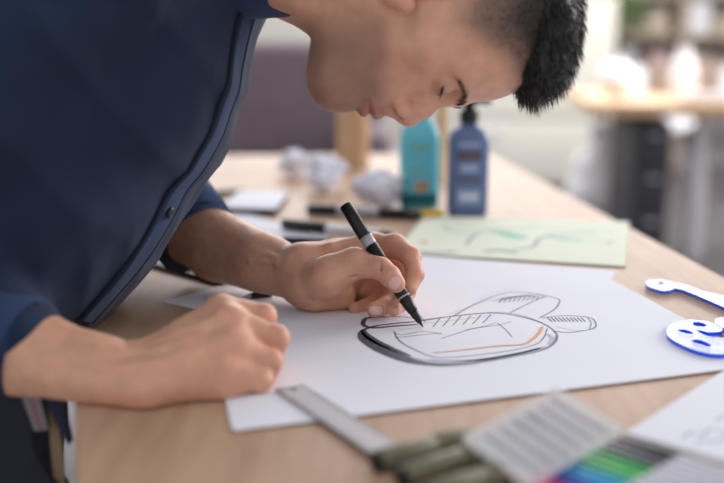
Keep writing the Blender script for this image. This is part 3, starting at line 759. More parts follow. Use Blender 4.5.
bprof = [(.029, 0), (.0325, .004), (.0335, .02), (.0335, .128), (.0315, .138), (.026, .147), (.016, .154), (.013, .157), (.013, .160)]
bb = bottle('pump_bottle', 467, 215.5, [(a_*.98, b_*.93) for a_, b_ in bprof], .62, M['blue_plastic'], 'slate blue bottle with a black cap, right of the teal bottle', [
    ('print_line', -.017, .017, .112, .119, M['blue_light']), ('print_band', -.019, .019, .091, .105, M['brown_print']), ('print_line', -.014, .014, .072, .085, M['blue_light']), ('print_band', -.020, .019, .058, .063, M['brown_print']), ('label', -.018, .018, .022, .044, M['blue_light']), ('label_text', -.012, .012, .030, .036, M['white_plastic'])])
MB().lathe([(.015, .149), (.015, .168), (.009, .171), (.009, .176), (.016, .178), (.016, .186), (.012, .189)], 28).build('cap', M['black_plastic'], bb, True)
MB().box(.008, .034, -.006, .006, .177, .186).build('spout', M['black_plastic'], bb, True, .002)
# ------------------------------------------------------------------ the man
man = tag(empty('person', (-.42, .95, 0)), 'person in a navy button shirt bending over the table and drawing with a pen', 'person')
DH = .93; S = DH/F          # head plane and metres per pixel there
AX = np.array([RT, -UP, FW])   # rows: p (to the right), q (down), w (away)
def HP(p, q, w=0): return P(p, q, DH)+FW*(w*S)
pieces = []; TINT = []
SKIN = np.array(lin((214, 162, 134))); PINK = np.array(lin((218, 150, 132))); LIP = np.array(lin((178, 106, 98))); DARKSK = np.array(lin((150, 112, 96)))
SCALP = np.array(lin((96, 78, 70))); STUB_SHADE = np.array(lin((168, 130, 112))); NAIL = np.array(lin((232, 186, 176))); LASH = np.array(lin((40, 28, 26)))
def sm(x, a, b): t = np.clip((x-a)/(b-a), 0, 1); return t*t*(3-2*t)
def mixc(C, c, w): w = w[:, None]; C[:, :3] = C[:, :3]*(1-w)+c*w; return C

# --- head and neck
h = SDF(.0018); px = lambda r: r*S
def he(p, q, w, rp, rq, rw, k=12, sub=False, rot=0):
    a = math.radians(rot); A = np.array([RT*math.cos(a)-UP*math.sin(a), -RT*math.sin(a)-UP*math.cos(a), FW])
    h.ell(HP(p, q, w), (px(rp), px(rq), px(rw)), A, px(k), sub)
def hc(a, b, ra, rb, k=10, sub=False): h.cap(HP(*a), HP(*b), px(ra), px(rb), px(k), sub)
he(478, -14, 0, 100, 111, 80)
he(486, 40, 0, 42, 55, 66, 20)
he(420, 26, 0, 84, 72, 66, 24)
he(376, 64, 0, 40, 46, 42, 20)
he(342, 82, 0, 30, 26, 26, 16)
for s_ in (-1, 1):
    hc((342, 82, 10*s_), (380, 14, 56*s_), 20, 21, 18)
    hc((380, 14, 56*s_), (405, -30, 62*s_), 21, 22, 18)
    hc((400, 50, 44*s_), (424, 60, 53*s_), 20, 17, 16)
    hc((424, 58, 56*s_), (420, 0, 72*s_), 12, 10, 16); hc((334, 72, 16*s_), (352, 10, 40*s_), 17, 24, 22)
    hc((458, 92, 10*s_), (462, 78, 46*s_), 12, 11, 14)
    he(443, 101, 31*s_, 12, 14, 19, 11, True)
    h.sph(HP(443, 83, 30*s_), px(14.5), px(3))
    hc((438, 95, 18*s_), (438, 91, 42*s_), 3.5, 3, 3)
    # ear
    he(416, -4, 84*s_, 34, 22, 6, 6, rot=12)
    hc((390, 16, 84*s_), (402, 24, 86*s_), 10, 9, 6)
    hc((400, -24, 88*s_), (442, -24, 90*s_), 4, 4, 5); hc((442, -24, 90*s_), (448, 0, 90*s_), 4, 4, 4)
    hc((414, 16, 90*s_), (424, -6, 90*s_), 6, 6, 4, True)
# nose
hc((447, 92, 0), (424, 107, 0), 9, 9.5, 12); hc((424, 107, 0), (409, 114.5, 0), 9.5, 12.5, 8)
hc((406, 114, 0), (389, 111, 0), 8, 6, 6)
for s_ in (-1, 1):
    h.sph(HP(402, 109, 11*s_), px(8.5), px(7)); h.sph(HP(396.5, 112.5, 9*s_), px(3.6), px(2.5), True)
    hc((394, 116, 7*s_), (401, 118, 7*s_), 2.6, 2.2, 2.5, True)
# lips and chin
hc((378, 112, 0), (373, 104, 20*s_), 6, 3, 5)
for s_ in (-1, 1):
    hc((377, 113.5, 4*s_), (371, 102, 23*s_), 5.4, 2.6, 4); hc((363.5, 111, 3*s_), (368, 101, 21*s_), 5.6, 2.6, 4)
    hc((370, 117, 0), (369.5, 105.5, 25*s_), 1.6, 1.4, 2.5, True)
he(339, 91.5, 0, 17, 15, 22, 14); he(330, 72, 0, 18, 30, 30, 16); he(338, 48, 0, 22, 30, 34, 20)
# neck
h.squash([(HP(395, -52), px(64)), (HP(335, -58), px(62)), (HP(280, -58), px(62)), (HP(215, -60), px(74))], FW, .95, px(26))
hc((345, 26, -24), (290, -6, -30), 20, 18, 26); hc((345, 26, 24), (290, -6, 30), 20, 18, 26)
h.disp = lambda p: .0004*wob(p, 160)
V, Q = h.build()
N = vnormals(V, Q)
uu, vv, dd = proj(V); Lc = (V-HP(0, 0, 0))@AX.T/S       # local p,q,w pixels (p measured from u=0)
lp, lq, lw = Lc[:, 0], Lc[:, 1], Lc[:, 2]
C = np.ones((len(V), 4)); C[:, :3] = SKIN; C[:, 3] = .48
hq = [-190, -130, -60, -38, -12, 8, 22, 38, 52, 66, 80, 96, 130]; hp_ = [330, 340, 392, 430, 446, 446, 440, 436, 452, 474, 490, 516, 540]
# hairline is defined on the side of the head; the forehead line on the front
def scalp_amt(lp, lq, lw):
    side = sm(np.abs(lw), 20, 45); qh = lq*1.0
    line = np.interp(qh, hq, hp_)*side+(1-side)*np.interp(qh, [-200, 40, 96, 130], [330, 470, 518, 545])
    return lp-line
sa = scalp_amt(lp, lq, lw); behind = (np.abs(lw) > 78) & (lq > -60) & (lp < 445)
mixc(C, SCALP, sm(sa, -4, 46)*.85*(~behind)); mixc(C, np.array(lin((44, 38, 38))), sm(sa, 45, 80)*.9)
mixc(C, STUB_SHADE*.5, .7*sm(lq, 10, 60)*(1-sm(lp, 372, 400))*sm(lp, 300, 318)*(1-.0*lw))  # stubble, deepened so the tint also carries shade under the jaw
mixc(C, PINK, .35*np.exp(-((lp-405)**2+(lq-112)**2+lw**2)/16**2)); mixc(C, PINK, .25*np.exp(-((lp-405)**2+(lq-75)**2+(np.abs(lw)-45)**2)/24**2))
mixc(C, PINK, .6*(np.abs(lw) > 79)*(lp < 452))
mixc(C, LASH*1.5, .8*np.exp(-((lp-396.5)**2+(lq-114)**2*.6+(np.abs(lw)-9)**2)/4.2**2)); mixc(C, LIP*.45, .75*np.exp(-((lp-370.2)/1.3)**2)*np.exp(-(lw/23)**4)*sm(lq, 96, 100))
lipm = np.exp(-(((lp-371)/7.5)**4+((lq-113+np.abs(lw)*.45)/6.5)**4+(lw/22)**4)); mixc(C, LIP, .85*lipm)
mixc(C, LASH, .9*np.exp(-((lp-439)/2.2)**2)*np.exp(-((np.abs(lw)-29)/13)**4)*sm(lq, 86, 90))
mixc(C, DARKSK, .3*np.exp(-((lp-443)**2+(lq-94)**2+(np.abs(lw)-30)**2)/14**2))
pieces.append((V, Q, C)); headV, headN, headL, headSA = V, N, Lc, sa
hb = BVHTree.FromPolygons(V.tolist(), Q.tolist())

# --- arms: (u, v, depth, radius mm)
def arm(res): return SDF(res)
def J(u, v, d, r): return (P(u, v, d), r/1000)
# far hand holding the pen
DO = .018
def L_(u, v, d, r): return J(u, v, d+DO, r)
a = arm(.00125)
a.chain([L_(60, 150, 1.22, 46), L_(120, 205, 1.20, 42), L_(215, 243, 1.13, 35), L_(262, 262, 1.07, 27), L_(302, 276, 1.035, 21.5)], .014)
a.chain([L_(215, 256, 1.12, 28), L_(302, 282, 1.035, 19.5)], .012); a.chain([L_(230, 242, 1.12, 25), L_(303, 270, 1.035, 19)], .012)
W1, W2 = L_(304, 267, 1.03, 19), L_(306, 286, 1.03, 18)
iM, mM, rM, pM = L_(374, 246, 1.045, 13), L_(370, 254, 1.065, 13), L_(362, 270, 1.075, 12.5), L_(352, 288, 1.07, 12)
for x in (iM, mM, rM): a.cap(W1[0], x[0], W1[1], x[1], .016)
for x in (rM, pM): a.cap(W2[0], x[0], W2[1], x[1], .016)
a.cap(mM[0], pM[0], .012, .011, .012); a.cap(L_(338, 262, 1.04, 1)[0], L_(345, 285, 1.055, 1)[0], .018, .014, .016)
# thenar, thumb
a.chain([L_(310, 284, 1.01, 18), L_(330, 276, .99, 18), L_(354, 263, .985, 14)], .016)
a.chain([L_(354, 263, .985, 13.5), L_(381, 268.5, .972, 11.2)], .010); a.chain([L_(381, 268.5, .972, 11), L_(390, 276, .966, 10.4), L_(396, 283.5, .964, 9.2)], .003)
a.chain([L_(318, 296, 1.02, 15), L_(342, 296, 1.03, 14.5)], .014)   # heel
# index
a.chain([iM, L_(395, 246, 1.03, 11.5), L_(411, 257, 1.01, 10.3)], .008); a.chain([L_(411, 257, 1.01, 10), L_(415, 275, .995, 9)], .004); a.chain([L_(415, 275, .995, 8.8), L_(409.5, 289, .985, 7.4)], .003)
# middle
a.chain([mM, L_(403, 268, 1.05, 10.5)], .006); a.chain([L_(403, 268, 1.05, 10), L_(407, 292, 1.02, 9)], .003); a.chain([L_(407, 292, 1.02, 9), L_(400, 304, .995, 8.2), L_(394, 309, .985, 7.4)], .0025)
# ring
a.chain([rM, L_(392, 285, 1.05, 10)], .005); a.chain([L_(392, 285, 1.05, 10), L_(392, 300, 1.015, 9)], .003); a.chain([L_(392, 300, 1.015, 9), L_(384, 306, .995, 8.6), L_(374, 309.5, .985, 7.8)], .0025)
# little finger
a.chain([pM, L_(378, 298, 1.05, 9)], .006); a.chain([L_(378, 298, 1.05, 8.6), L_(366, 306, 1.03, 7.6), L_(355, 309, 1.02, 7)], .003)
# tendons and veins
a.chain([L_(300, 256, 1.018, 3), L_(330, 249, 1.02, 3.2), L_(366, 238, 1.036, 4)], .010)
a.chain([L_(225, 232, 1.095, 2.4), L_(258, 252, 1.045, 2.2), L_(290, 262, 1.012, 2.2)], .006)
a.chain([L_(250, 262, 1.04, 2), L_(278, 262, 1.02, 2), L_(300, 272, 1.01, 2)], .006)
# creases
for A, B, rr_ in ((L_(379, 259, .962, 1), L_(384, 281, .962, 1), .6), (L_(307, 262, 1.008, 1), L_(313, 300, 1.0, 1), 1.0), (L_(420, 262, 1.0, 1), L_(423, 257, 1.01, 1), .5), (L_(352, 276, .975, 1), L_(376, 284, .965, 1), .9)):
    a.cap(A[0], B[0], rr_/1000, rr_/1000, .0035, True)
NL_ = [(L_(393.5, 283, .9555, 0)[0], .0062, .0072), (L_(376, 312, .9785, 0)[0], .0048, .0056), (L_(400.5, 309.5, .980, 0)[0], .0045, .0055)]
a.disp = lambda p: .0003*wob(p, 420)+.0003*wob(p*np.array([1, 1, 2.0]), 180, off=9)
V, Q = a.build()
u_, v_, d_ = proj(V)
C = np.ones((len(V), 4)); C[:, :3] = SKIN*.96; C[:, 3] = .5
mixc(C, PINK, .45*sm(u_, 340, 400)); mixc(C, PINK, .35*np.exp(-((u_-412)**2+(v_-262)**2)/12**2))
nails = [(395, 283, 5.6, 7.0, 35), (375.5, 310.5, 7.2, 4.8, 0), (399, 311, 4.8, 3.8, -30)]
for nu_, nv_, ra_, rb_, an in nails:
    t = math.radians(an); X = (u_-nu_)*math.cos(t)+(v_-nv_)*math.sin(t); Y = -(u_-nu_)*math.sin(t)+(v_-nv_)*math.cos(t)
    front = d_ < 1.006
    e = (np.abs(X)/ra_)**2.6+(np.abs(Y)/rb_)**2.6; w = (1-sm(e, .8, 1.05))*front
    mixc(C, NAIL, .9*w); mixc(C, DARKSK, .55*np.exp(-((e-1.25)/.22)**2)*front); C[:, 3] = C[:, 3]*(1-w)+.25*w
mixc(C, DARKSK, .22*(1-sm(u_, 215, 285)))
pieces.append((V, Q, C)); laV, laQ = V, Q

# near fist resting on the table
DR = .012
def R_(u, v, d, r): return J(u, v, d+DR, r)
b = arm(.00135)
b.chain([R_(-150, 272, .88, 46), R_(-60, 322, .83, 42), R_(30, 354, .805, 34), R_(95, 371, .79, 25.5), R_(142, 379, .785, 20.5)], .014)
b.chain([R_(30, 362, .80, 28), R_(142, 389, .768, 18.0)], .012); b.chain([R_(60, 358, .80, 25), R_(150, 370, .80, 17)], .010)
I, Mi, Ri, Pi = R_(222, 312, .835, 13), R_(231, 326, .815, 13.5), R_(234, 350, .797, 13), R_(228, 373, .787, 12.5)
w1, w2 = R_(148, 368, .80, 17), R_(150, 386, .775, 17.5)
for x in (I, Mi, Ri): b.cap(w1[0], x[0], w1[1], x[1], .014)
for x in (Ri, Pi): b.cap(w2[0], x[0], w2[1], x[1], .014)
b.cap(I[0], Mi[0], .0125, .013, .01); b.cap(Mi[0], Ri[0], .013, .0125, .012); b.cap(Ri[0], Pi[0], .0125, .012, .01)
b.cap(R_(185, 372, .79, 1)[0], R_(222, 388, .79, 1)[0], .022, .016, .02); b.cap(R_(190, 350, .82, 1)[0], R_(215, 340, .83, 1)[0], .020, .018, .02)
for MC, P1, P2, P3, r1 in ((I, (264, 316, .838), (264, 338, .85), (240, 345, .86), 10.4), (Mi, (276, 338, .818), (271, 360, .832), (245, 360, .84), 11),
                           (Ri, (270, 361, .800), (264, 378, .815), (240, 376, .825), 10.4), (Pi, (261, 380, .787), (256, 390, .800), (236, 388, .80), 9.2)):
    p1, p2, p3 = R_(*P1, r1), R_(*P2, r1*.9), R_(*P3, r1*.85)
    b.chain([MC, ((MC[0]+p1[0])/2, (MC[1]*.42+p1[1]*.5)), p1], .006); b.chain([p1, p2], .003); b.chain([p2, p3], .003)
b.chain([R_(205, 322, .85, 13), R_(240, 335, .862, 11), R_(258, 350, .862, 9.5)], .008)      # thumb behind the fingers
for A, B in (((160, 345, .79), (218, 320, .80)), ((160, 358, .785), (226, 342, .79)), ((165, 375, .772), (222, 364, .775))):
    b.cap(R_(*A, 1)[0], R_(*B, 1)[0], .002, .0032, .012)
b.chain([R_(120, 352, .775, 1.6), R_(165, 350, .776, 1.8), R_(200, 338, .79, 1.6)], .006); b.chain([R_(100, 368, .760, 1.6), R_(150, 366, .762, 1.8), R_(200, 352, .775, 1.6)], .006)
b.disp = lambda p: .0003*wob(p, 420)+.0004*wob(p, 140, off=5)
V, Q = b.build(((-9, -9, TZ+.0002), (9, 9, 9)))
u_, v_, d_ = proj(V)
C = np.ones((len(V), 4)); C[:, :3] = SKIN; C[:, 3] = .5
for (uu_, vv_) in ((224, 308), (233, 327), (236, 352), (231, 375)): mixc(C, PINK, .55*np.exp(-((u_-uu_)**2+(v_-vv_)**2)/11**2))
mixc(C, PINK, .3*sm(u_, 235, 270))
pieces.append((V, Q, C))

# trunk under the clothes (joins neck, arms and legs)
EDG = _n((L0-LF)[:2]); EN = np.array([-EDG[1], EDG[0]]); EN = EN*np.sign(EN@(R0-L0)[:2])
def tabcut(p): return np.minimum((p[:, :2]-L0[:2])@EN+.003, np.minimum(TZ+.003-p[:, 2], p[:, 2]-TZ+.034+.0))
t = SDF(.007); t.post = tabcut
tr = [(P(185, -62, .99), .085), (P(112, 95, .99), .100), (P(55, 188, .985), .100), (P(0, 250, .98), .100), (P(-75, 350, .97), .105)]
t.squash(tr, FW, 1.4, .04)
SHR, SHL = P(120, -105, .80), P(185, -110, 1.17)
t.cap(SHR, SHL, .05, .05, .04); t.cap(HP(215, -60), P(180, -60, .99), .06, .07, .04)
t.chain([(SHR, .048), R_(-150, 270, .88, 38), R_(-60, 318, .83, 36)], .02); t.chain([(SHL, .048), L_(60, 150, 1.22, 38), L_(120, 205, 1.2, 36)], .02)
HPR, HPL = np.array([-.40, .86, .80]), np.array([-.43, 1.04, .80])
KR, KL = np.array([-.38, .84, .46]), np.array([-.42, 1.06, .46]); AR, AL = np.array([-.44, .84, .10]), np.array([-.50, 1.08, .10])
for hh, kk, aa in ((HPR, KR, AR), (HPL, KL, AL)): t.chain([(hh, .075), (kk, .048), (aa, .036)], .03)
V, Q = t.build(); C = np.ones((len(V), 4)); C[:, :3] = SKIN; C[:, 3] = .5; pieces.append((V, Q, C))
VV = []; QQ = []; CC = []; o = 0
for V, Q, C in pieces: VV.append(V); QQ.append(Q+o); CC.append(C); o += len(V)
VV = np.concatenate(VV); QQ = np.concatenate(QQ); CC = np.concatenate(CC)
me = fast_mesh(VV-np.array(man.location), QQ, 'body'); at = me.attributes.new('tint', 'FLOAT_COLOR', 'POINT')
at.data.foreach_set('color', CC.astype(np.float32).ravel()); link('body', me, M['skin'], man)
def child(name, V, Q, m, parent=man): return link(name, fast_mesh(V-np.array(man.location), Q, name), m, parent, True)

# --- hair
g = SDF(.0025)
def ge(p, q, w, rp, rq, rw, k=16): g.ell(HP(p, q, w), (px(rp), px(rq), px(rw)), AX, px(k))
ge(529, -18, 0, 50, 100, 64); ge(544, 38, 0, 32, 50, 56)
g.cap(HP(540, 72, -30), HP(540, 72, 30), px(19), px(19), px(16)); g.cap(HP(532, 90, -10), HP(534, 90, 16), px(11), px(11), px(12))
g.disp = lambda p: .0016*wob(p*np.array([1.6, 1.6, .6]), 150)+.0012*wob(p, 330, off=12)
V, Q = g.build(); NH = vnormals(V, Q)
Ls = (V-HP(0, 0, 0))@AX.T/S; idx = RNG.choice(len(V), 11000); Ps = V[idx]; nn = NH[idx]
q_ = Ls[idx, 1]; f = sm(q_, -60, 60)[:, None]
Ds = nn*.45+AX[1]*(.9*f+.15)+AX[0]*.25+RNG.normal(size=nn.shape)*.22+.35*np.stack([wob(Ps*np.array([1, 1, 1]), 260, 6, 2), wob(Ps, 240, 6, 14), wob(Ps, 250, 6, 22)], -1); Ds /= np.linalg.norm(Ds, axis=1)[:, None]
keep = (Ls[idx, 0] > 502) ; Ps, Ds = Ps[keep]-nn[keep]*.001, Ds[keep]; L2 = RNG.uniform(.005, .0135, len(Ps))
sv, sf = strands(Ps, Ds, L2, .00032, bend=np.tile(AX[1], (len(Ps), 1)), curl=.12)
Qt = np.concatenate([Q[:, [0, 1, 2]], Q[:, [0, 2, 3]]])
hv = np.concatenate([V, sv]); hf = np.concatenate([Qt, sf+len(V)]); child('hair', hv, hf, M['hair'])
# clipped sides
cand = np.nonzero((headSA > 4) & (headL[:, 0] < 560) & ~((np.abs(headL[:, 2]) > 79) & (headL[:, 1] > -60) & (headL[:, 0] < 448)))[0]
wgt = sm(headSA[cand], 0, 60)+.12; idx = RNG.choice(cand, 22000, p=wgt/wgt.sum()); Ps = headV[idx]; nn = headN[idx]
Ds = nn*.45+AX[1]*.45+AX[0]*-.55+RNG.normal(size=nn.shape)*.2; Ds /= np.linalg.norm(Ds, axis=1)[:, None]
sv, sf = strands(Ps, Ds, .0007+.0055*sm(headSA[idx], 5, 80)*RNG.uniform(.6, 1, len(idx)), .00011); child('short_side_hair', sv, sf, M['short_hair'])
# eyebrows, lashes
for s_ in (-1, 1):
    Ps = []; Ds = []
    for i in range(260):
        t_ = RNG.rand(); w_ = (6+42*t_)*s_; p_ = 457+7*math.sin(t_*2.6)-6*t_+RNG.normal()*2.0
        hit = hb.ray_cast(Vector(HP(p_, 190, w_)), Vector(-AX[1]))
        if hit[0] is None: continue
        Ps.append(np.array(hit[0])); Ds.append(AX[2]*s_*.75+AX[1]*.05+np.array(hit[1])*np.sign(np.array(hit[1])@AX[1])*.12+AX[0]*(.45-.7*t_)+RNG.normal(size=3)*.08)
    Ps = np.array(Ps); Ds = np.array(Ds); Ds /= np.linalg.norm(Ds, axis=1)[:, None]
    sv, sf = strands(Ps, Ds, RNG.uniform(.004, .0065, len(Ps)), .00022); child('eyebrow', sv, sf, M['short_hair'])
    Ps = []; Ds = []
    for i in range(60):
        w_ = (18+25*i/59)*s_; hit = hb.ray_cast(Vector(HP(440, 190, w_)), Vector(-AX[1]))
        if hit[0] is None: continue
        Ps.append(np.array(hit[0])); Ds.append(AX[1]*.9-AX[0]*.5+AX[2]*s_*(i/59-.3)*.6)
    Ps = np.array(Ps); Ds = np.array(Ds); Ds /= np.linalg.norm(Ds, axis=1)[:, None]
    sv, sf = strands(Ps, Ds, RNG.uniform(.004, .006, len(Ps)), .0003); child('eyelash', sv, sf, M['hair'])
# hairs on the far forearm
u_, v_, d_ = proj(laV); nl = vnormals(laV, laQ)
cand = np.nonzero((u_ > 190) & (u_ < 292))[0]; idx = RNG.choice(cand, 500); Ds = nl[idx]*.35+RT*.7-UP*.5+RNG.normal(size=(500, 3))*.25; Ds /= np.linalg.norm(Ds, axis=1)[:, None]
sv, sf = strands(laV[idx], Ds, RNG.uniform(.003, .008, 500), .00005); child('arm_hair', sv, sf, M['short_hair'])

# --- shirt
s = SDF(.0042)
fr = [(P(160, -55, .99), .118), (P(98, 94, .99), .128), (P(41, 182, .985), .127), (P(-12, 240, .98), .126), (P(-80, 320, .97), .125)]
s.squash(fr, FW, 1.45, .03)
s.cap(P(110, -95, .82), P(180, -95, 1.16), .075, .07, .05)
s.chain([(P(115, -95, .80), .072), (P(-60, 120, .80), .066), R_(-150, 262, .88, 58), R_(-60, 316, .83, 51), R_(14, 343, .806, 43)], .025)
s.chain([(P(185, -95, 1.16), .07), (P(110, 60, 1.2), .062), L_(60, 150, 1.22, 56), L_(132, 180, 1.22, 54), L_(186, 222, 1.160, 47)], .025)
def folds(p):
    q = p.copy(); ang = p[:, 0]*.8+p[:, 2]*.55
    f = -.009*np.abs(wob(p*np.array([1.5, .7, 1.0]), 13, 5))+.005*wob(p*np.array([1, .5, 1.6]), 26, 5, off=7)+.0015*wob(p*np.array([1, 1, .5]), 80, off=15)
    f += .0025*np.abs(wob(p*np.array([1.6, .8, .5]), 40, 4, off=20))
    f += -.006*np.exp(-((np.sin(ang*42+2*wob(p, 6, 5)))**2)*5)*sm(p[:, 2], .78, 1.0)*.8
    return f
s.disp = folds; s.post = tabcut
V, Q = s.build(); SHV, SHQ = V, Q
shirt = child('shirt', V, Q, M['shirt']); shirt['label'] = 'navy cotton button shirt'
bv = BVHTree.FromPolygons(V.tolist(), Q.tolist())
NW = _n(.88*RT-.30*UP)
path = [(262, -40), (261, -5), (256, 28), (250, 52), (242, 85), (232, 120), (214, 158), (194, 190), (168, 222), (140, 258), (108, 296), (82, 326)]
def hitp(u, v, off, lift):
    o_ = P(u, v, .99-off)+NW*.4; h_ = bv.ray_cast(Vector(o_), Vector(-NW))
    return (np.array(h_[0])+np.array(h_[1])*0+NW*lift) if h_[0] is not None else P(u, v, .99-off)+NW*lift
dp = []
for i in range(len(path)-1):
    for t_ in np.linspace(0, 1, 8)[:-1]: dp.append((path[i][0]*(1-t_)+path[i+1][0]*t_, path[i][1]*(1-t_)+path[i+1][1]*t_))
def strip(name, o0, o1, lift, m, nn_=6, parent=shirt, th=.0018):
    rows = [[hitp(u, v, o0+(o1-o0)*j/nn_, lift) for j in range(nn_+1)] for u, v in dp]
    A = np.array(rows); 
    for _ in range(3): A[1:-1] = (A[:-2]+2*A[1:-1]+A[2:])/4
    n_, m_ = A.shape[:2]; V = np.concatenate([A.reshape(-1, 3), (A-NW*th*2).reshape(-1, 3)]); Fc = []; K = n_*m_
    for i in range(n_-1):
        for j in range(m_-1):
            q = (i*m_+j, i*m_+j+1, (i+1)*m_+j+1, (i+1)*m_+j); Fc += [q, tuple(K+k for k in q[::-1])]
    for i in range(n_-1):
        for j in (0, m_-1): q = (i*m_+j, (i+1)*m_+j, K+(i+1)*m_+j, K+i*m_+j); Fc.append(q)
    o_ = child(name, V, np.array(Fc), m, None); o_.parent = parent; o_.location = (0, 0, 0)
    return A
shirt_loc = Vector((0, 0, 0))
PL0, PL1 = .072, .040
A = strip('placket', PL0, PL1, .0026, M['shirt_lit'])
strip('placket_seam', PL0+.004, PL0-.0005, .0034, M['shirt_seam'], 2)
strip('placket_stitch', PL1+.0045, PL1+.0038, .0031, M['shirt_seam'], 1)
def button_at(u, v, off):
    c = hitp(u, v, off, .0045); ax = Matrix(((0, 0, NW[0]), (0, 0, NW[1]), (0, 0, NW[2])))
    t1 = _n(np.cross(NW, RT+.2*UP)); t2 = np.cross(NW, t1); mb = MB(); V = []
    prof = [(.0052, -.0015), (.0056, 0), (.0052, .0012), (.0042, .0013), (.0036, .0008), (.0001, .0008)]
    V = [c+NW*z+(t1*math.cos(q)+t2*math.sin(q))*r for r, z in prof for q in np.linspace(0, 2*PI, 25)[:-1]]
    Fc = [(i*24+k, i*24+(k+1) % 24, (i+1)*24+(k+1) % 24, (i+1)*24+k) for i in range(5) for k in range(24)]
    o_ = child('button', np.array(V), np.array(Fc), M['button'], None); o_.parent = shirt
for u, v in ((174, 214),): button_at(u, v, (PL0+PL1)/2+.004)
# cuffs
def cuff(A, B, r0, r1, name='cuff'):
    A = np.array(A); B = np.array(B); mb = MB(); u = _n(B-A)
    mb.tube([A, A+u*.002, B-u*.002, B, B-u*.003, A+(B-A)*.5], [r0-.002, r0, r1, r1-.0015, r1-.0045, r0-.008], 48, cap=False)
    me = mesh(np.array(mb.v)-np.array(man.location), mb.f); o_ = link(name, me, M['shirt_lit'], shirt, True)
    sol = bmesh.new(); sol.from_mesh(me); bmesh.ops.recalc_face_normals(sol, faces=sol.faces); sol.to_mesh(me); sol.free()
cuff(P(-14, 336, .823), P(31, 350, .812), .0455, .0420)
cuff(P(172, 204, 1.20), P(197, 238, 1.155), .0520, .0500)
# collar: folded band round the neck
AXN = _n(HP(330, -46)-HP(250, -56)); e1_ = _n(-UP-(-UP@AXN)*AXN); e2_ = np.cross(AXN, e1_)
cc_ = HP(307, -56); V = []; Fc = []; nt_ = 60
prof = [(64, 2, -70), (65.5, 4, 0), (68, 4, 5), (71, 3, 3), (76, 0, -26), (84, 0, -56), (81, -2, -58), (73, -2, -34)]
for i in range(nt_+1):
    th = 2*PI*i/nt_; fr_ = math.exp(-((math.atan2(math.sin(th), math.cos(th)))/.5)**2)
    for j, (r_, dr, ax_) in enumerate(prof):
        ext = -14*fr_ if j in (5, 6) else 0
        rr_ = (r_)*S*(1.0+.0*fr_); V.append(cc_+AXN*((ax_+ext)*S)+(e1_*math.cos(th)*1.0+e2_*math.sin(th)*1.0)*rr_)
k_ = len(prof)
for i in range(nt_):
    for j in range(k_): Fc.append((i*k_+j, i*k_+(j+1) % k_, (i+1)*k_+(j+1) % k_, (i+1)*k_+j))
o_ = child('collar', np.array(V), np.array(Fc), M['shirt_lit'], None); o_.parent = shirt

# --- trousers and shoes
tr_ = SDF(.006)
tr_.squash([(P(-78, 345, .97), .118), (np.array([-.44, .95, .80]), .120)], FW, 1.3, .03)
for hh, kk, aa in ((HPR, KR, AR), (HPL, KL, AL)): tr_.chain([(hh, .098), (hh*.5+kk*.5, .088), (kk, .072), (aa, .062)], .03)
tr_.post = tabcut; tr_.disp = lambda p: .004*wob(p*np.array([1, 1, .6]), 30)+.0015*wob(p, 90, off=4)
V, Q = tr_.build(); trou = child('trousers', V, Q, M['trousers'])
for aa in (AR, AL):
    sh_ = SDF(.004); sh_.squash([(aa+np.array([-.04, 0, -.045]), .045), (aa+np.array([.10, 0, -.058]), .038), (aa+np.array([.16, 0, -.068]), .03)], np.array([0, 1, 0]), 1.05, .01)
    sh_.cap(aa+np.array([-.01, 0, -.02]), aa+np.array([-.01, 0, .02]), .045, .045, .02)
    V, Q = sh_.build(((-9, -9, .002), (9, 9, 9))); child('shoe', V, Q, M['shoe'])
def hang(name, pts, d, th, m, parent=trou, label=None, d2=None):
    V = [P(u, v, d if d2 is None else d+(d2-d)*(v-395)/90) for u, v in pts]; n_ = len(V); V2 = [p+FW*th for p in V]
    o_ = link(name, mesh(np.array(V+V2)-np.array(man.location), [tuple(range(n_)), tuple(range(n_, 2*n_))[::-1]]+[(i, (i+1) % n_, n_+(i+1) % n_, n_+i) for i in range(n_)]), m, None)
    o_.parent = parent
    if label: o_['label'] = label
    return o_
DD = .79
hang('hip_pouch', [(-20, 385), (20, 385), (28, 420), (34, 455), (48, 476), (58, 490), (60, 540), (-25, 540)], DD+.004, .03, M['trousers'])
lb = hang('hanging_label', [(20, 392), (38, 392), (48, 430), (34, 431)], DD, .002, M['grey_cloth'], label='grey cloth label with red dots')
hang('dot_row', [(29, 399), (31, 399), (41, 428), (39, 428)], DD-.0006, .0005, mat('red dots', (140, 70, 78), .8))
hang('belt_end', [(48, 405), (57, 420), (62, 450), (65, 500), (55, 500), (50, 440)], DD+.012, .004, M['tan_web'], label='tan leather belt end')
hang('strap', [(40, 388), (62, 388), (66, 415), (72, 440), (68, 445), (58, 428)], DD+.002, .004, M['trousers'])
hang('strap_edge', [(46, 388), (50, 388), (70, 440), (67, 444)], DD+.0012, .001, M['shirt'])

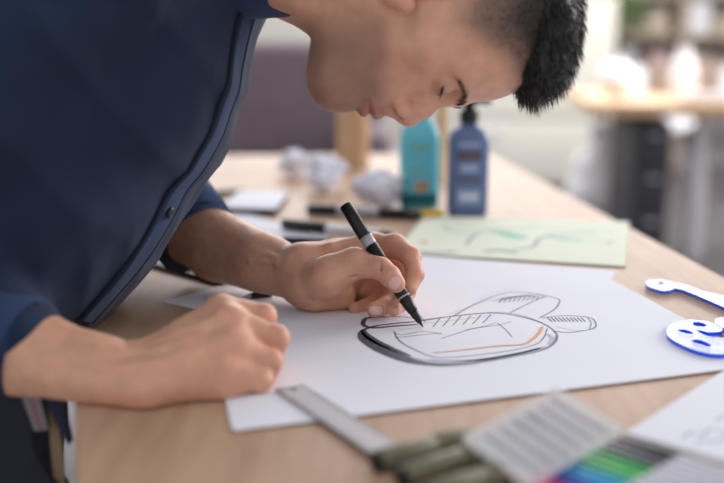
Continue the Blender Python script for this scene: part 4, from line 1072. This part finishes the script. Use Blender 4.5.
# --- pen in the far hand
tip = T(423, 327, SZ+.0006); top = P(345, 205, 1.012)
stick('drawing_pen', tip, top, .006, [
    ('nib', 0, .035, .0006, .0016, M['dark_print']), ('tip_cone', .035, .12, .0026, .0046, M['black_plastic']), ('grip', .12, .235, .0050, .0064, M['black_plastic']), ('ring', .235, .247, .0066, .0066, M['silver']),
    ('barrel', .247, .66, .0066, .0068, M['black_plastic']), ('band', .66, .735, .0069, .0069, M['silver']), ('cap', .735, 1, .0070, .0064, M['black_cap'])],
    'black pen held in the far hand, its nib on the sketch', 'pen')
pn = bpy.data.objects['drawing_pen']; ax_ = top-tip; sd = _n(np.cross(ax_, FW)); pmk = MB()
for k_, (t0_, o0_, t1_, o1_) in enumerate(((.76, -.0012, .775, .0018), (.775, .0018, .79, -.001), (.79, -.001, .80, .0022), (.765, .0005, .80, .0009))):
    A_ = tip+ax_*t0_+sd*o0_-FW*.0064; B_ = tip+ax_*t1_+sd*o1_-FW*.0064; pmk.tube([A_, B_], .0004, 6)
pmk.build('print_mark', M['silver'], pn, world=True)
# ------------------------------------------------------------------ light
w = bpy.data.worlds.new('world'); SC.world = w; w.use_nodes = True
bg_ = w.node_tree.nodes['Background']; bg_.inputs[0].default_value = (.93, .95, 1.0, 1); bg_.inputs[1].default_value = .74
def area(name, loc, target, size, energy, color=(1, 1, 1)):
    l = bpy.data.lights.new(name, 'AREA'); l.shape = 'RECTANGLE'; l.size, l.size_y = size; l.energy = energy; l.color = color
    o = bpy.data.objects.new(name, l); COL.objects.link(o); o.location = loc
    o.rotation_euler = (Vector(target)-Vector(loc)).to_track_quat('-Z', 'Y').to_euler(); return o
area('back_window_light', (.6, 8.3, 2.45), (.3, 0, .9), (6.5, 1.3), 180, (1, .98, .98))
area('side_window_light', (4.6, 3.6, 2.2), (0, 1, .9), (2.6, 1.8), 185, (1, .97, .95))
area('ceiling_light', (1.2, 5.6, 2.95), (1.3, 6.0, 0), (3.5, 2.5), 120, (1, .98, .96))
vs = SC.view_settings; vs.view_transform = 'Standard'; vs.look = 'None'; vs.gamma = 1; vs.exposure = 0.08
try: vs.use_curve_mapping = False
except Exception: pass
